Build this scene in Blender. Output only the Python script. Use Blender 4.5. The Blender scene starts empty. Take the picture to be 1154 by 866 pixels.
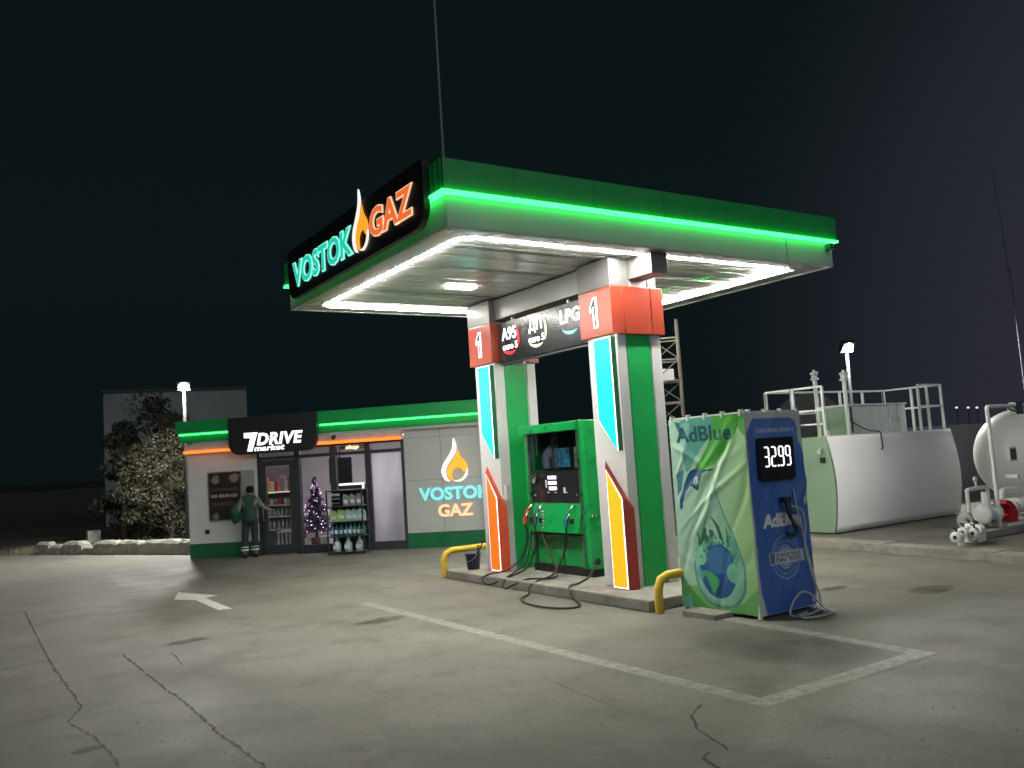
import bpy, bmesh, math, random
import numpy as np
from mathutils import Vector, Matrix
random.seed(7); rng = np.random.default_rng(7)
R = math.radians
sc = bpy.context.scene
COL = sc.collection

# ------------------------------------------------------------------ camera
F_PX, CX, CY = 972.0, 577.0, 433.0
CAM_H = 2.0
def _ray(p): return np.array([p[0]-CX, -(p[1]-CY), -F_PX])
_Y = _ray((-57, 557)); _Y /= np.linalg.norm(_Y)
_X = _ray((2065, 420)); _X /= np.linalg.norm(_X)
_X = _X-_Y*(_X@_Y); _X /= np.linalg.norm(_X)
ROT = np.stack([_X, _Y, np.cross(_X, _Y)])
EYE = np.array([0, 0, CAM_H])
cam = bpy.data.cameras.new('camera'); cam_o = bpy.data.objects.new('camera', cam); COL.objects.link(cam_o)
cam.sensor_width = 36; cam.lens = F_PX/1154*36; cam.clip_end = 3000; cam.clip_start = .05
cam_o.matrix_world = Matrix.Translation((0, 0, CAM_H)) @ Matrix(ROT.tolist()).to_4x4()
sc.camera = cam_o
# a point of the photograph put on a surface of the place
def gnd(px, py, z=0.0):
    d = ROT@_ray((px, py)); return EYE+d*((z-CAM_H)/d[2])
def onx(px, py, x):
    d = ROT@_ray((px, py)); return EYE+d*(x/d[0])
def ony(px, py, y):
    d = ROT@_ray((px, py)); return EYE+d*(y/d[1])
def onpl(px, py, o, n):
    d = ROT@_ray((px, py)); n = np.asarray(n, float); return EYE+d*(((np.asarray(o)-EYE)@n)/(d@n))
def away(px, py, dist):
    d = ROT@_ray((px, py)); return EYE+d*(dist/math.hypot(d[0], d[1]))

# ------------------------------------------------------------------ render, world, lamps
sc.render.engine = 'CYCLES'
sc.cycles.use_denoising = True
try: sc.cycles.denoiser = 'OPENIMAGEDENOISE'
except Exception: pass
sc.cycles.use_light_tree = True
sc.cycles.max_bounces = 6; sc.cycles.diffuse_bounces = 3; sc.cycles.glossy_bounces = 4
sc.cycles.transparent_max_bounces = 12
sc.cycles.sample_clamp_indirect = 6; sc.cycles.blur_glossy = 0.5
sc.cycles.caustics_reflective = False; sc.cycles.caustics_refractive = False
vs = sc.view_settings; vs.view_transform = 'Standard'; vs.look = 'None'; vs.gamma = 1; vs.exposure = 0.0
vs.use_curve_mapping = False

w = bpy.data.worlds.new('World'); sc.world = w; w.use_nodes = True
wn = w.node_tree; wn.nodes.clear()
def wnode(t): return wn.nodes.new(t)
wo = wnode('ShaderNodeOutputWorld'); wb = wnode('ShaderNodeBackground'); wt = wnode('ShaderNodeTexCoord')
wsx = wnode('ShaderNodeSeparateXYZ'); wr_ = wnode('ShaderNodeValToRGB'); wad = wnode('ShaderNodeMix'); wad.data_type = 'RGBA'
wmr = wnode('ShaderNodeMapRange')
wn.links.new(wt.outputs['Generated'], wsx.inputs[0]); wn.links.new(wsx.outputs['Z'], wr_.inputs[0])
cr = wr_.color_ramp
cr.elements[0].position = 0.0; cr.elements[0].color = (.0032, .0066, .0072, 1)
cr.elements[1].position = .75; cr.elements[1].color = (.0022, .0060, .0058, 1)
e_ = cr.elements.new(.25); e_.color = (.0036, .0078, .0085, 1)
# town glow towards +X
wn.links.new(wsx.outputs['X'], wmr.inputs['Value']); wmr.inputs['From Min'].default_value = .70; wmr.inputs['From Max'].default_value = 1.0; wmr.interpolation_type = 'SMOOTHSTEP'
wn.links.new(wmr.outputs[0], wad.inputs['Factor']); wn.links.new(wr_.outputs[0], wad.inputs['A']); wad.inputs['B'].default_value = (.030, .030, .046, 1)
wn.links.new(wad.outputs['Result'], wb.inputs[0]); wb.inputs[1].default_value = 1.0
wn.links.new(wb.outputs[0], wo.inputs[0])

# added very soft fill sun from behind the camera, brightening ground and upright faces
sl_ = bpy.data.lights.new('fill_sun', 'SUN'); sl_.energy = .72; sl_.angle = R(100); sl_.color = (.92, .97, 1.0)
so_ = bpy.data.objects.new('fill_sun', sl_); COL.objects.link(so_)
so_.rotation_euler = Vector((.22, .93, -.20)).to_track_quat('-Z', 'Y').to_euler()
# strengths of everything that shines
P_RING, P_GREEN, P_SIGN = 205.0, 4.8, 1.0
P_FLOOD_L, P_FLOOD_R = 2700.0, 2600.0
P_SHOP = 11.0

# ------------------------------------------------------------------ materials
MATS = {}
def mat(name, col, rough=.5, metal=0.0, var=.12, vs_=6.0, bump=0.0, bs=60.0, coat=0.0, spec=.5, dirt=0.0, dcol=None, stretch=None):
    if name in MATS: return MATS[name]
    m = bpy.data.materials.new(name); m.use_nodes = True; nt = m.node_tree; b = nt.nodes['Principled BSDF']
    b.inputs['Roughness'].default_value = rough; b.inputs['Metallic'].default_value = metal
    b.inputs['Coat Weight'].default_value = coat; b.inputs['Coat Roughness'].default_value = .12; b.inputs['Specular IOR Level'].default_value = spec
    tc = nt.nodes.new('ShaderNodeTexCoord'); src = tc.outputs['Object']
    if stretch:
        mp = nt.nodes.new('ShaderNodeMapping'); mp.inputs['Scale'].default_value = stretch; nt.links.new(src, mp.inputs[0]); src = mp.outputs[0]
    n = nt.nodes.new('ShaderNodeTexNoise'); n.inputs['Scale'].default_value = vs_; n.inputs['Detail'].default_value = 6; n.inputs['Roughness'].default_value = .6
    nt.links.new(src, n.inputs['Vector'])
    mr = nt.nodes.new('ShaderNodeMapRange'); mr.inputs['From Min'].default_value = .3; mr.inputs['From Max'].default_value = .7
    mr.inputs['To Min'].default_value = 1-var; mr.inputs['To Max'].default_value = 1+var
    nt.links.new(n.outputs[0], mr.inputs['Value'])
    mx = nt.nodes.new('ShaderNodeVectorMath'); mx.operation = 'SCALE'; mx.inputs[0].default_value = col[:3]
    nt.links.new(mr.outputs[0], mx.inputs['Scale'])
    out = mx.outputs[0]
    if dirt:
        n2 = nt.nodes.new('ShaderNodeTexNoise'); n2.inputs['Scale'].default_value = vs_*.45; n2.inputs['Detail'].default_value = 8
        nt.links.new(src, n2.inputs['Vector'])
        r2 = nt.nodes.new('ShaderNodeMapRange'); r2.inputs['From Min'].default_value = .5; r2.inputs['From Max'].default_value = .75; r2.inputs['To Max'].default_value = dirt
        nt.links.new(n2.outputs[0], r2.inputs['Value'])
        mm = nt.nodes.new('ShaderNodeMix'); mm.data_type = 'RGBA'
        nt.links.new(r2.outputs[0], mm.inputs['Factor']); nt.links.new(out, mm.inputs['A']); mm.inputs['B'].default_value = (*(dcol or tuple(c*.35 for c in col[:3])), 1)
        out = mm.outputs['Result']
    nt.links.new(out, b.inputs['Base Color'])
    rr = nt.nodes.new('ShaderNodeMapRange'); rr.inputs['To Min'].default_value = max(.02, rough-.08); rr.inputs['To Max'].default_value = min(1, rough+.1)
    nt.links.new(n.outputs[0], rr.inputs['Value']); nt.links.new(rr.outputs[0], b.inputs['Roughness'])
    if bump:
        nb = nt.nodes.new('ShaderNodeTexNoise'); nb.inputs['Scale'].default_value = bs; nb.inputs['Detail'].default_value = 5
        nt.links.new(src, nb.inputs['Vector'])
        bp = nt.nodes.new('ShaderNodeBump'); bp.inputs['Strength'].default_value = min(1, bump); bp.inputs['Distance'].default_value = .01
        nt.links.new(nb.outputs[0], bp.inputs['Height']); nt.links.new(bp.outputs[0], b.inputs['Normal'])
    MATS[name] = m; return m
def emit(name, col, st):
    if name in MATS: return MATS[name]
    m = bpy.data.materials.new(name); m.use_nodes = True; nt = m.node_tree; b = nt.nodes['Principled BSDF']
    b.inputs['Base Color'].default_value = (*[min(.8, c*.8) for c in col], 1)
    b.inputs['Emission Color'].default_value = (*col, 1); b.inputs['Emission Strength'].default_value = st
    b.inputs['Roughness'].default_value = .4
    MATS[name] = m; return m
def glass(name, tint=(.9, .93, .92), refl=.05, haze=0.0):
    if name in MATS: return MATS[name]
    m = bpy.data.materials.new(name); m.use_nodes = True; nt = m.node_tree; nt.nodes.remove(nt.nodes['Principled BSDF'])
    o = nt.nodes['Material Output']; t = nt.nodes.new('ShaderNodeBsdfTransparent'); t.inputs[0].default_value = (*tint, 1)
    g = nt.nodes.new('ShaderNodeBsdfGlossy'); g.inputs['Roughness'].default_value = .03
    lw = nt.nodes.new('ShaderNodeLayerWeight'); pw_ = nt.nodes.new('ShaderNodeMath'); pw_.operation = 'POWER'; pw_.inputs[1].default_value = 3.5; nt.links.new(lw.outputs['Facing'], pw_.inputs[0])
    f = nt.nodes.new('ShaderNodeMath'); f.operation = 'MULTIPLY_ADD'; f.inputs[1].default_value = .5; f.inputs[2].default_value = refl*.7; nt.links.new(pw_.outputs[0], f.inputs[0])
    mx = nt.nodes.new('ShaderNodeMixShader'); nt.links.new(f.outputs[0], mx.inputs[0]); nt.links.new(t.outputs[0], mx.inputs[1]); nt.links.new(g.outputs[0], mx.inputs[2])
    last = mx.outputs[0]
    if haze:
        d = nt.nodes.new('ShaderNodeBsdfTranslucent'); d.inputs[0].default_value = (.75, .75, .8, 1)
        d2 = nt.nodes.new('ShaderNodeMixShader'); nz = nt.nodes.new('ShaderNodeTexNoise'); nz.inputs['Scale'].default_value = 1.4
        mr = nt.nodes.new('ShaderNodeMapRange'); mr.inputs['To Min'].default_value = haze*.5; mr.inputs['To Max'].default_value = haze*1.4
        nt.links.new(nz.outputs[0], mr.inputs['Value']); nt.links.new(mr.outputs[0], d2.inputs[0])
        nt.links.new(last, d2.inputs[1]); nt.links.new(d.outputs[0], d2.inputs[2]); last = d2.outputs[0]
    nt.links.new(last, o.inputs['Surface']); MATS[name] = m; return m

white_panel = mat('white composite panel', (.72, .73, .72), .32, var=.05, vs_=1.2, dirt=.10)
grey_panel = mat('pale grey wall cladding', (.46, .49, .47), .45, var=.06, vs_=1.0, dirt=.12)
green_paint = mat('green painted metal', (.010, .36, .085), .34, var=.10, vs_=1.5, dirt=.15)
green_dark = mat('deep green metal', (.008, .13, .05), .35, var=.1, vs_=2)
green_pump = mat('green pump enamel', (.008, .33, .075), .28, var=.06, vs_=3, dirt=.05, coat=.3)
red_panel = mat('orange red composite panel', (.36, .040, .013), .33, var=.08, vs_=2, coat=.7)
red_panel.node_tree.nodes['Principled BSDF'].inputs['Coat Roughness'].default_value = .34
red_side = mat('dark red box side', (.30, .022, .020), .35, var=.1, vs_=3)
orange_side = mat('orange box side', (.65, .09, .03), .35, var=.1, vs_=3)
silver_panel = mat('silver grey composite panel', (.23, .23, .225), .32, var=.05, vs_=1.2, dirt=.1)
neck_panel = mat('grey neck cladding', (.13, .13, .128), .4, var=.06, vs_=1.2, dirt=.1)
black_panel = mat('black gloss panel', (.018, .019, .022), .25, var=.15, vs_=2, coat=.3)
dark_metal = mat('anthracite window frame', (.035, .038, .045), .4, var=.15, vs_=6)
black_rubber = mat('black rubber', (.012, .012, .012), .45, var=.2, vs_=12)
black_matt = mat('black matt plastic', (.016, .016, .018), .5, var=.2, vs_=9)
steel = mat('brushed steel', (.55, .56, .56), .28, 1.0, var=.1, vs_=9)
white_paint = mat('white painted steel', (.74, .75, .74), .4, var=.07, vs_=3, dirt=.2)
worn_white = mat('scuffed white paint', (.74, .75, .74), .5, var=.10, vs_=5, dirt=.28)
yellow_paint = mat('yellow barrier paint', (.62, .42, .035), .4, var=.1, vs_=7, dirt=.5, dcol=(.16, .11, .03))
mint = mat('mint green tank paint', (.25, .36, .25), .45, var=.06, vs_=2, dirt=.25)
concrete = mat('concrete kerb', (.26, .25, .22), .9, var=.2, vs_=5, bump=.5, bs=70, dirt=.5)
concrete_rough = mat('weathered concrete block', (.30, .29, .24), .95, var=.25, vs_=6, bump=.8, bs=40, dirt=.5)
soil = mat('dark dry soil', (.045, .042, .032), .95, var=.4, vs_=.6, bump=.6, bs=8)
letter_white = emit('lit white lettering', (1, 1, 1), 1.6)
led_white = emit('white led profile', (1, .965, .88), P_RING)
led_green = emit('green led profile', (.035, 1.0, .13), P_GREEN)
led_green_soft = emit('green led profile of shop', (.06, 1.0, .20), P_GREEN*.6)
led_orange = emit('orange led profile', (1.0, .14, .015), 2.6)
teal_face = emit('teal lit letter face', (.02, .62, .42), .9*P_SIGN)
teal_rim = emit('pale teal letter rim', (.35, 1.0, .85), 1.0*P_SIGN)
orange_face = emit('orange lit letter face', (.95, .17, .03), .85*P_SIGN)
orange_rim = emit('pale orange letter rim', (1, .62, .42), 1.0*P_SIGN)
flame_orange = emit('amber flame face', (1, .38, .03), 1.0*P_SIGN)
flame_white = emit('white flame face', (1, .9, .84), 1.0*P_SIGN)

# ------------------------------------------------------------------ mesh helpers
class MB:
    def __init__(s): s.v = []; s.f = []; s.sm = []
    def add(s, V, Fc, smooth=False):
        o = len(s.v); s.v += [tuple(map(float, p)) for p in V]
        for f in Fc: s.f.append([i+o for i in f]); s.sm.append(smooth)
        return s
    def box(s, x0, x1, y0, y1, z0, z1, fr=None):
        V = [(x, y, z) for z in (z0, z1) for y in (y0, y1) for x in (x0, x1)]
        if fr: V = [fr(*p) for p in V]
        return s.add(V, [(0, 2, 3, 1), (4, 5, 7, 6), (0, 1, 5, 4), (1, 3, 7, 5), (3, 2, 6, 7), (2, 0, 4, 6)])
    def bar(s, a, b, w, h=None):
        a = np.array(a, float); b = np.array(b, float); h = h or w; d = b-a; L = np.linalg.norm(d); d /= L
        up = np.array([0, 0, 1.]) if abs(d[2]) < .95 else np.array([0, 1., 0]); r = np.cross(d, up); r /= np.linalg.norm(r); q = np.cross(r, d)
        return s.box(-w/2, w/2, 0, L, -h/2, h/2, lambda x, y, z: a+r*x+d*y+q*z)
    def tube(s, pts, r, n=8, cap=True):
        P = [np.array(p, float) for p in pts]; rs = r if hasattr(r, '__len__') else [r]*len(P)
        V = []; prev = None
        for i, p in enumerate(P):
            d = P[min(i+1, len(P)-1)]-P[max(i-1, 0)]; d = d/(np.linalg.norm(d)+1e-9)
            if prev is None:
                a = np.array([0, 0, 1.]) if abs(d[2]) < .9 else np.array([1., 0, 0]); u = np.cross(d, a)
            else: u = prev-d*(prev@d)
            u /= np.linalg.norm(u)+1e-9; prev = u; q = np.cross(d, u)
            for k in range(n):
                t = 2*math.pi*k/n; V.append(p+rs[i]*(math.cos(t)*u+math.sin(t)*q))
        Fc = [(i*n+k, i*n+(k+1) % n, (i+1)*n+(k+1) % n, (i+1)*n+k) for i in range(len(P)-1) for k in range(n)]
        s.add(V, Fc, True)
        if cap: s.add(V[:n], [tuple(range(n))[::-1]]); s.add(V[-n:], [tuple(range(n))])
        return s
    def lathe(s, base, prof, n=20, axis=2):   # prof: list of (r, h)
        V = []; base = np.array(base, float)
        for r, h in prof:
            for k in range(n):
                t = 2*math.pi*k/n; c, q = r*math.cos(t), r*math.sin(t)
                V.append(base+(np.array([c, q, h]) if axis == 2 else np.array([h, c, q]) if axis == 0 else np.array([q, h, c])))
        Fc = [(i*n+k, i*n+(k+1) % n, (i+1)*n+(k+1) % n, (i+1)*n+k) for i in range(len(prof)-1) for k in range(n)]
        return s.add(V, Fc, True)
    def prism(s, poly, fr, c0, c1):           # poly in (a, b); fr maps (a, b, c) to the place
        n = len(poly); V = [fr(a, b, c0) for a, b in poly]+[fr(a, b, c1) for a, b in poly]
        from mathutils.geometry import tessellate_polygon
        T = tessellate_polygon([[Vector((a, b, 0)) for a, b in poly]])
        Fc = [tuple(t) for t in T]+[tuple(i+n for i in t[::-1]) for t in T]+[(i, (i+1) % n, n+(i+1) % n, n+i) for i in range(n)]
        return s.add(V, Fc)
    def blob(s, c, rad, seed=0, rough=.15, n=10):
        c = np.array(c, float); rad = np.array(rad, float); rg = np.random.default_rng(seed); ph = rg.uniform(0, 6, 6)
        V = []
        for i in range(n+1):
            th = math.pi*i/n
            for k in range(2*n):
                p = math.pi*k/n; d = np.array([math.sin(th)*math.cos(p), math.sin(th)*math.sin(p), math.cos(th)])
                q = 1+rough*(math.sin(3*d[0]*2+ph[0])*math.sin(2.5*d[1]*2+ph[1])+.5*math.sin(5*d[2]+ph[2]+3*d[0]))
                V.append(c+d*rad*q)
        m = 2*n
        return s.add(V, [(i*m+k, (i+1)*m+k, (i+1)*m+(k+1) % m, i*m+(k+1) % m) for i in range(n) for k in range(m)], True)
    def build(s, name, material, parent=None, bevel=0.0, seg=2):
        me = bpy.data.meshes.new(name); o0 = np.array(ORG.get(parent.as_pointer(), (0, 0, 0))) if parent else np.zeros(3)
        V = (np.array(s.v)-o0).tolist()
        me.from_pydata(V, [], s.f); me.update()
        me.polygons.foreach_set('use_smooth', s.sm)
        bm = bmesh.new(); bm.from_mesh(me); bmesh.ops.recalc_face_normals(bm, faces=bm.faces); bm.to_mesh(me); bm.free()
        o = bpy.data.objects.new(name, me); COL.objects.link(o)
        if material: me.materials.append(material)
        if parent: o.parent = parent; ORG[o.as_pointer()] = tuple(o0)
        else: ORG[o.as_pointer()] = (0, 0, 0)
        if bevel:
            b = o.modifiers.new('edge', 'BEVEL'); b.width = bevel; b.segments = seg; b.limit_method = 'ANGLE'; b.angle_limit = R(40)
        return o
def each(mb, name, material, parent=None, bevel=0.0):
    """every separate piece of mb becomes a part of its own"""
    n = len(mb.v); par = list(range(n))
    def find(i):
        while par[i] != i: par[i] = par[par[i]]; i = par[i]
        return i
    for f in mb.f:
        for i in f[1:]: par[find(i)] = find(f[0])
    groups = {}
    for k, f in enumerate(mb.f): groups.setdefault(find(f[0]), []).append(k)
    out = []
    for ks in groups.values():
        q = MB(); ids = sorted({i for k in ks for i in mb.f[k]}); mp = {i: j for j, i in enumerate(ids)}
        q.v = [mb.v[i] for i in ids]; q.f = [[mp[i] for i in mb.f[k]] for k in ks]; q.sm = [mb.sm[k] for k in ks]
        out.append(q.build(name, material, parent, bevel))
    return out
ORG = {}
def tag(o, label, cat, group=None, kind=None):
    if kind: o['kind'] = kind; return o
    o['label'] = label; o['category'] = cat
    if group: o['group'] = group
    return o
def thing(name, label, cat, loc, group=None):
    o = bpy.data.objects.new(name, None); COL.objects.link(o); o.location = tuple(map(float, loc)); o.empty_display_size = .1
    ORG[o.as_pointer()] = tuple(map(float, loc)); return tag(o, label, cat, group)
def struct(name, mb, m, **k):
    o = mb.build(name, m, **k); o['kind'] = 'structure'; return o
def dup(root, loc, rotz=0, label=None, group=None):
    r = root.copy(); COL.objects.link(r); r.location = tuple(map(float, loc)); r.rotation_euler[2] = rotz
    if label: r['label'] = label
    if group: r['group'] = group
    for ch in list(root.children):
        c = ch.copy(); COL.objects.link(c); c.parent = r
        for g in ch.children:
            d = g.copy(); COL.objects.link(d); d.parent = c
    return r
def frame(o, u, v, n):
    o, u, v, n = [np.array(q, float) for q in (o, u, v, n)]
    return lambda a, b, c=0.0: o+u*a+v*b+n*c
def smooth_poly(P, k=4):
    P = [np.array(p, float) for p in P]; n = len(P); out = []
    for i in range(n):
        a, b, c, d = P[i-1], P[i], P[(i+1) % n], P[(i+2) % n]
        for j in range(k):
            t = j/k; out.append(tuple(.5*((2*b)+(c-a)*t+(2*a-5*b+4*c-d)*t*t+(3*b-a-3*c+d)*t**3)))
    return out
def smooth_line(P, k=6):
    P = [np.array(p, float) for p in P]; Q = [2*P[0]-P[1]]+P+[2*P[-1]-P[-2]]; out = []
    for i in range(1, len(Q)-2):
        a, b, c, d = Q[i-1:i+3]
        for j in range(k):
            t = j/k; out.append(.5*((2*b)+(c-a)*t+(2*a-5*b+4*c-d)*t*t+(3*b-a-3*c+d)*t**3))
    return out+[P[-1]]
_TC = {}
def text_geo(txt, bold=0.0, shear=0.0, depth=.02, spacing=1.0):
    key = (txt, bold, shear, depth, spacing)
    if key in _TC: return _TC[key]
    cu = bpy.data.curves.new('tmp', 'FONT'); cu.body = txt; cu.size = 1; cu.offset = bold; cu.shear = shear; cu.extrude = .5; cu.space_character = spacing; cu.resolution_u = 3
    ob = bpy.data.objects.new('tmp', cu); COL.objects.link(ob)
    me = bpy.data.meshes.new_from_object(ob.evaluated_get(bpy.context.evaluated_depsgraph_get()))
    V = np.array([v.co[:] for v in me.vertices]).reshape(-1, 3); Fc = [tuple(p.vertices) for p in me.polygons]
    bpy.data.objects.remove(ob); bpy.data.curves.remove(cu); bpy.data.meshes.remove(me)
    _TC[key] = (V, Fc); return V, Fc
def text_on(mb, txt, fr, a0, a1, b0, b1, c0, c1, bold=0.0, shear=0.0, ref=None, spacing=1.0):
    """lettering that fills a0..a1 x b0..b1 of frame fr; ref = bold of the letters the box is measured on"""
    V, Fc = text_geo(txt, bold, shear, .02, spacing); W = text_geo(txt, ref if ref is not None else bold, shear, .02, spacing)[0]
    lo, hi = W.min(0), W.max(0)
    Q = [fr(a0+(p[0]-lo[0])/(hi[0]-lo[0])*(a1-a0), b0+(p[1]-lo[1])/(hi[1]-lo[1])*(b1-b0), c0+(p[2]+.5)*(c1-c0)) for p in V]
    return mb.add(Q, Fc)
FL_SWOOSH = [(745, 188), (757, 224), (753, 256), (735, 287), (711, 318), (699, 350), (702, 380), (716, 403), (698, 396), (684, 374), (680, 345), (691, 313), (715, 280), (738, 238)]
FL_BODY = [(763, 250), (775, 280), (800, 312), (806, 340), (790, 359), (771, 337), (744, 341), (730, 364), (733, 399), (714, 382), (709, 350), (725, 312), (750, 282)]
FL_CRES = [(738, 401), (765, 398), (786, 384), (800, 358), (807, 345), (804, 374), (787, 396), (762, 407)]
def flame_polys(a0, a1, b0, b1):
    f = lambda P: [(a0+(x-680)/127*(a1-a0), b1-(y-188)/219*(b1-b0)) for x, y in smooth_poly(P, 4)]
    return f(FL_SWOOSH), f(FL_BODY), f(FL_CRES)
def logo_on(parent, fr, a0, a1, b0, b1, c, d=.03):
    sw, bo, cr_ = flame_polys(a0, a1, b0, b1)
    mb = MB().prism(sw, fr, c, c+d); mb.prism(cr_, fr, c, c+d); mb.build('flame_outline', flame_white, parent)
    MB().prism(bo, fr, c, c+d).build('flame_emblem', flame_orange, parent)

# ------------------------------------------------------------------ ground
def ground_mat(name, base, alt, dark):
    m = bpy.data.materials.new(name); m.use_nodes = True; nt = m.node_tree; b = nt.nodes['Principled BSDF']; L = nt.links.new
    tc = nt.nodes.new('ShaderNodeTexCoord')
    def noise(sc_, det=8, ro=.6, st=None):
        n = nt.nodes.new('ShaderNodeTexNoise'); n.inputs['Scale'].default_value = sc_; n.inputs['Detail'].default_value = det; n.inputs['Roughness'].default_value = ro
        if st:
            mp = nt.nodes.new('ShaderNodeMapping'); mp.inputs['Scale'].default_value = st; L(tc.outputs['Object'], mp.inputs[0]); L(mp.outputs[0], n.inputs['Vector'])
        else: L(tc.outputs['Object'], n.inputs['Vector'])
        return n.outputs[0]
    def rng_(src, a, c, lo=0., hi=1.):
        r = nt.nodes.new('ShaderNodeMapRange'); r.inputs['From Min'].default_value = a; r.inputs['From Max'].default_value = c; r.inputs['To Min'].default_value = lo; r.inputs['To Max'].default_value = hi; L(src, r.inputs['Value']); return r.outputs[0]
    def mix(f, A, B):
        x = nt.nodes.new('ShaderNodeMix'); x.data_type = 'RGBA'; L(f, x.inputs['Factor'])
        for k, q in (('A', A), ('B', B)):
            if isinstance(q, tuple): x.inputs[k].default_value = (*q, 1)
            else: L(q, x.inputs[k])
        return x.outputs['Result']
    c = mix(rng_(noise(.35), .35, .65), base, alt)
    c = mix(rng_(noise(1.3, 10, .65), .50, .70, 0, .72), c, dark)                      # tyre and oil grime
    c = mix(rng_(noise(.5, 8, .6, (1, .16, 1)), .50, .70, 0, .62), c, dark)             # driven lanes
    c = mix(rng_(noise(4, 6, .7), .6, .75, 0, .30), c, tuple(q*1.45 for q in base))     # dusty patches
    c = mix(rng_(noise(22, 8, .75), .40, .66, 0, .48), c, tuple(q*.55 for q in base))   # coarse mottling
    c = mix(rng_(noise(48, 4, .8), .58, .72, 0, .40), c, tuple(q*1.5 for q in base))
    c = mix(rng_(noise(160, 3, .8), .45, .75, 0, .45), c, tuple(q*.45 for q in base))   # aggregate
    c = mix(rng_(noise(90, 2, .8), .62, .75, 0, .5), c, tuple(q*1.7 for q in base))
    L(c, b.inputs['Base Color'])
    L(rng_(noise(.9), .3, .7, .62, .88), b.inputs['Roughness']); b.inputs['Specular IOR Level'].default_value = .35
    bp = nt.nodes.new('ShaderNodeBump'); bp.inputs['Strength'].default_value = .45; bp.inputs['Distance'].default_value = .006
    L(noise(120, 4, .8), bp.inputs['Height'])
    b2 = nt.nodes.new('ShaderNodeBump'); b2.inputs['Strength'].default_value = .3; b2.inputs['Distance'].default_value = .05
    L(noise(1.6, 4), b2.inputs['Height']); L(b2.outputs[0], bp.inputs['Normal']); L(bp.outputs[0], b.inputs['Normal'])
    return m
asphalt = ground_mat('worn forecourt asphalt', (.186, .180, .150), (.235, .224, .185), (.100, .098, .083))
paver = ground_mat('dusty paving', (.15, .14, .12), (.20, .185, .155), (.06, .055, .048))
def worn_paint(name, col, cover=.62, edge=.12, dark=False):
    m = bpy.data.materials.new(name); m.use_nodes = True; nt = m.node_tree; b = nt.nodes['Principled BSDF']; L = nt.links.new
    tc = nt.nodes.new('ShaderNodeTexCoord'); n = nt.nodes.new('ShaderNodeTexNoise'); n.inputs['Scale'].default_value = 2.2 if dark else 9; n.inputs['Detail'].default_value = 10; n.inputs['Roughness'].default_value = .75
    L(tc.outputs['Object'], n.inputs['Vector'])
    r = nt.nodes.new('ShaderNodeMapRange'); r.inputs['From Min'].default_value = .5-edge; r.inputs['From Max'].default_value = .5+edge; r.inputs['To Max'].default_value = cover; r.inputs['To Min'].default_value = cover*.45
    L(n.outputs[0], r.inputs['Value']); L(r.outputs[0], b.inputs['Alpha']); b.inputs['Base Color'].default_value = (*col, 1); b.inputs['Roughness'].default_value = .8
    return m
line_paint = worn_paint('worn white road paint', (.42, .42, .37), .9, .2)
arrow_paint = worn_paint('white arrow paint', (.78, .78, .74), 1.0, .25)
stain_mat = worn_paint('old oil stain', (.055, .052, .045), .55, .12, True)
crack_mat = worn_paint('open crack', (.055, .052, .045), .75)
def sheet(name, pts, z, m):
    mb = MB(); mb.add([(p[0], p[1], z) for p in pts], [tuple(range(len(pts)))]); return struct(name, mb, m)
sheet('ground', [(-900, -300), (1200, -300), (1200, 1500), (-900, 1500)], -.03, soil)
sheet('forecourt_pavement', [(-45, -25), (60, -25), (60, 13.2), (15, 13.2), (11.5, 17.2), (5.54, 25), (2.2, 30.4), (-25, 74), (-60, 74)], 0.0, asphalt)
def stripe(a, b, wdt, z=.004, m=line_paint, name='lane_line'):
    a = np.array(a[:2]); b = np.array(b[:2]); d = (b-a)/np.linalg.norm(b-a); q = np.array([-d[1], d[0]])*wdt/2
    return sheet(name, [a+q, b+q, b-q, a-q], z, m)
stripe((5.12, 12.2), (5.23, 4.66), .17)
stripe((5.14, 4.74), (7.43, 4.74), .19, .0045)
stripe((7.35, 4.66), (7.47, 7.2), .17)
sheet('direction_arrow', [gnd(*p)[:2] for p in [(196, 676.4), (201, 668), (246, 671.4), (231, 674.2), (262, 686.5), (246, 688), (221, 676.8)]], .004, arrow_paint)
def ragged(c, rx, ry, seed, n=28):
    g = np.random.default_rng(seed); ph = g.uniform(0, 6, 4)
    return [(c[0]+rx*math.cos(t)*(1+.14*math.sin(3*t+ph[0])+.08*math.sin(7*t+ph[1])), c[1]+ry*math.sin(t)*(1+.14*math.sin(2*t+ph[2])+.08*math.sin(6*t+ph[3]))) for t in np.linspace(0, 2*math.pi, n, endpoint=False)]
def soft_patch(name, pts, z, m):
    P = [np.array(p[:2]) for p in pts]; c = np.mean(P, 0); n = len(P); V = [(*c, z)]
    for f in (.55, .8, 1): V += [(*(c+(p-c)*f), z) for p in P]
    Fc = [(0, 1+i, 1+(i+1) % n) for i in range(n)]+[(1+r*n+i, 1+(r+1)*n+i, 1+(r+1)*n+(i+1) % n, 1+r*n+(i+1) % n) for r in (0, 1) for i in range(n)]
    mb = MB().add(V, Fc); o = struct(name, mb, m); at = o.data.color_attributes.new('fade', 'FLOAT_COLOR', 'POINT')
    for i in range(len(V)): v = 1.0 if i < 1+n else .7 if i < 1+2*n else 0.0; at.data[i].color = (v, v, v, 1)
    return o
def soften(m):
    nt = m.node_tree; b = nt.nodes['Principled BSDF']; src = b.inputs['Alpha'].links[0].from_socket; a = nt.nodes.new('ShaderNodeVertexColor'); a.layer_name = 'fade'
    x = nt.nodes.new('ShaderNodeMath'); x.operation = 'MULTIPLY'; nt.links.new(src, x.inputs[0]); nt.links.new(a.outputs[0], x.inputs[1]); nt.links.new(x.outputs[0], b.inputs['Alpha'])
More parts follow.
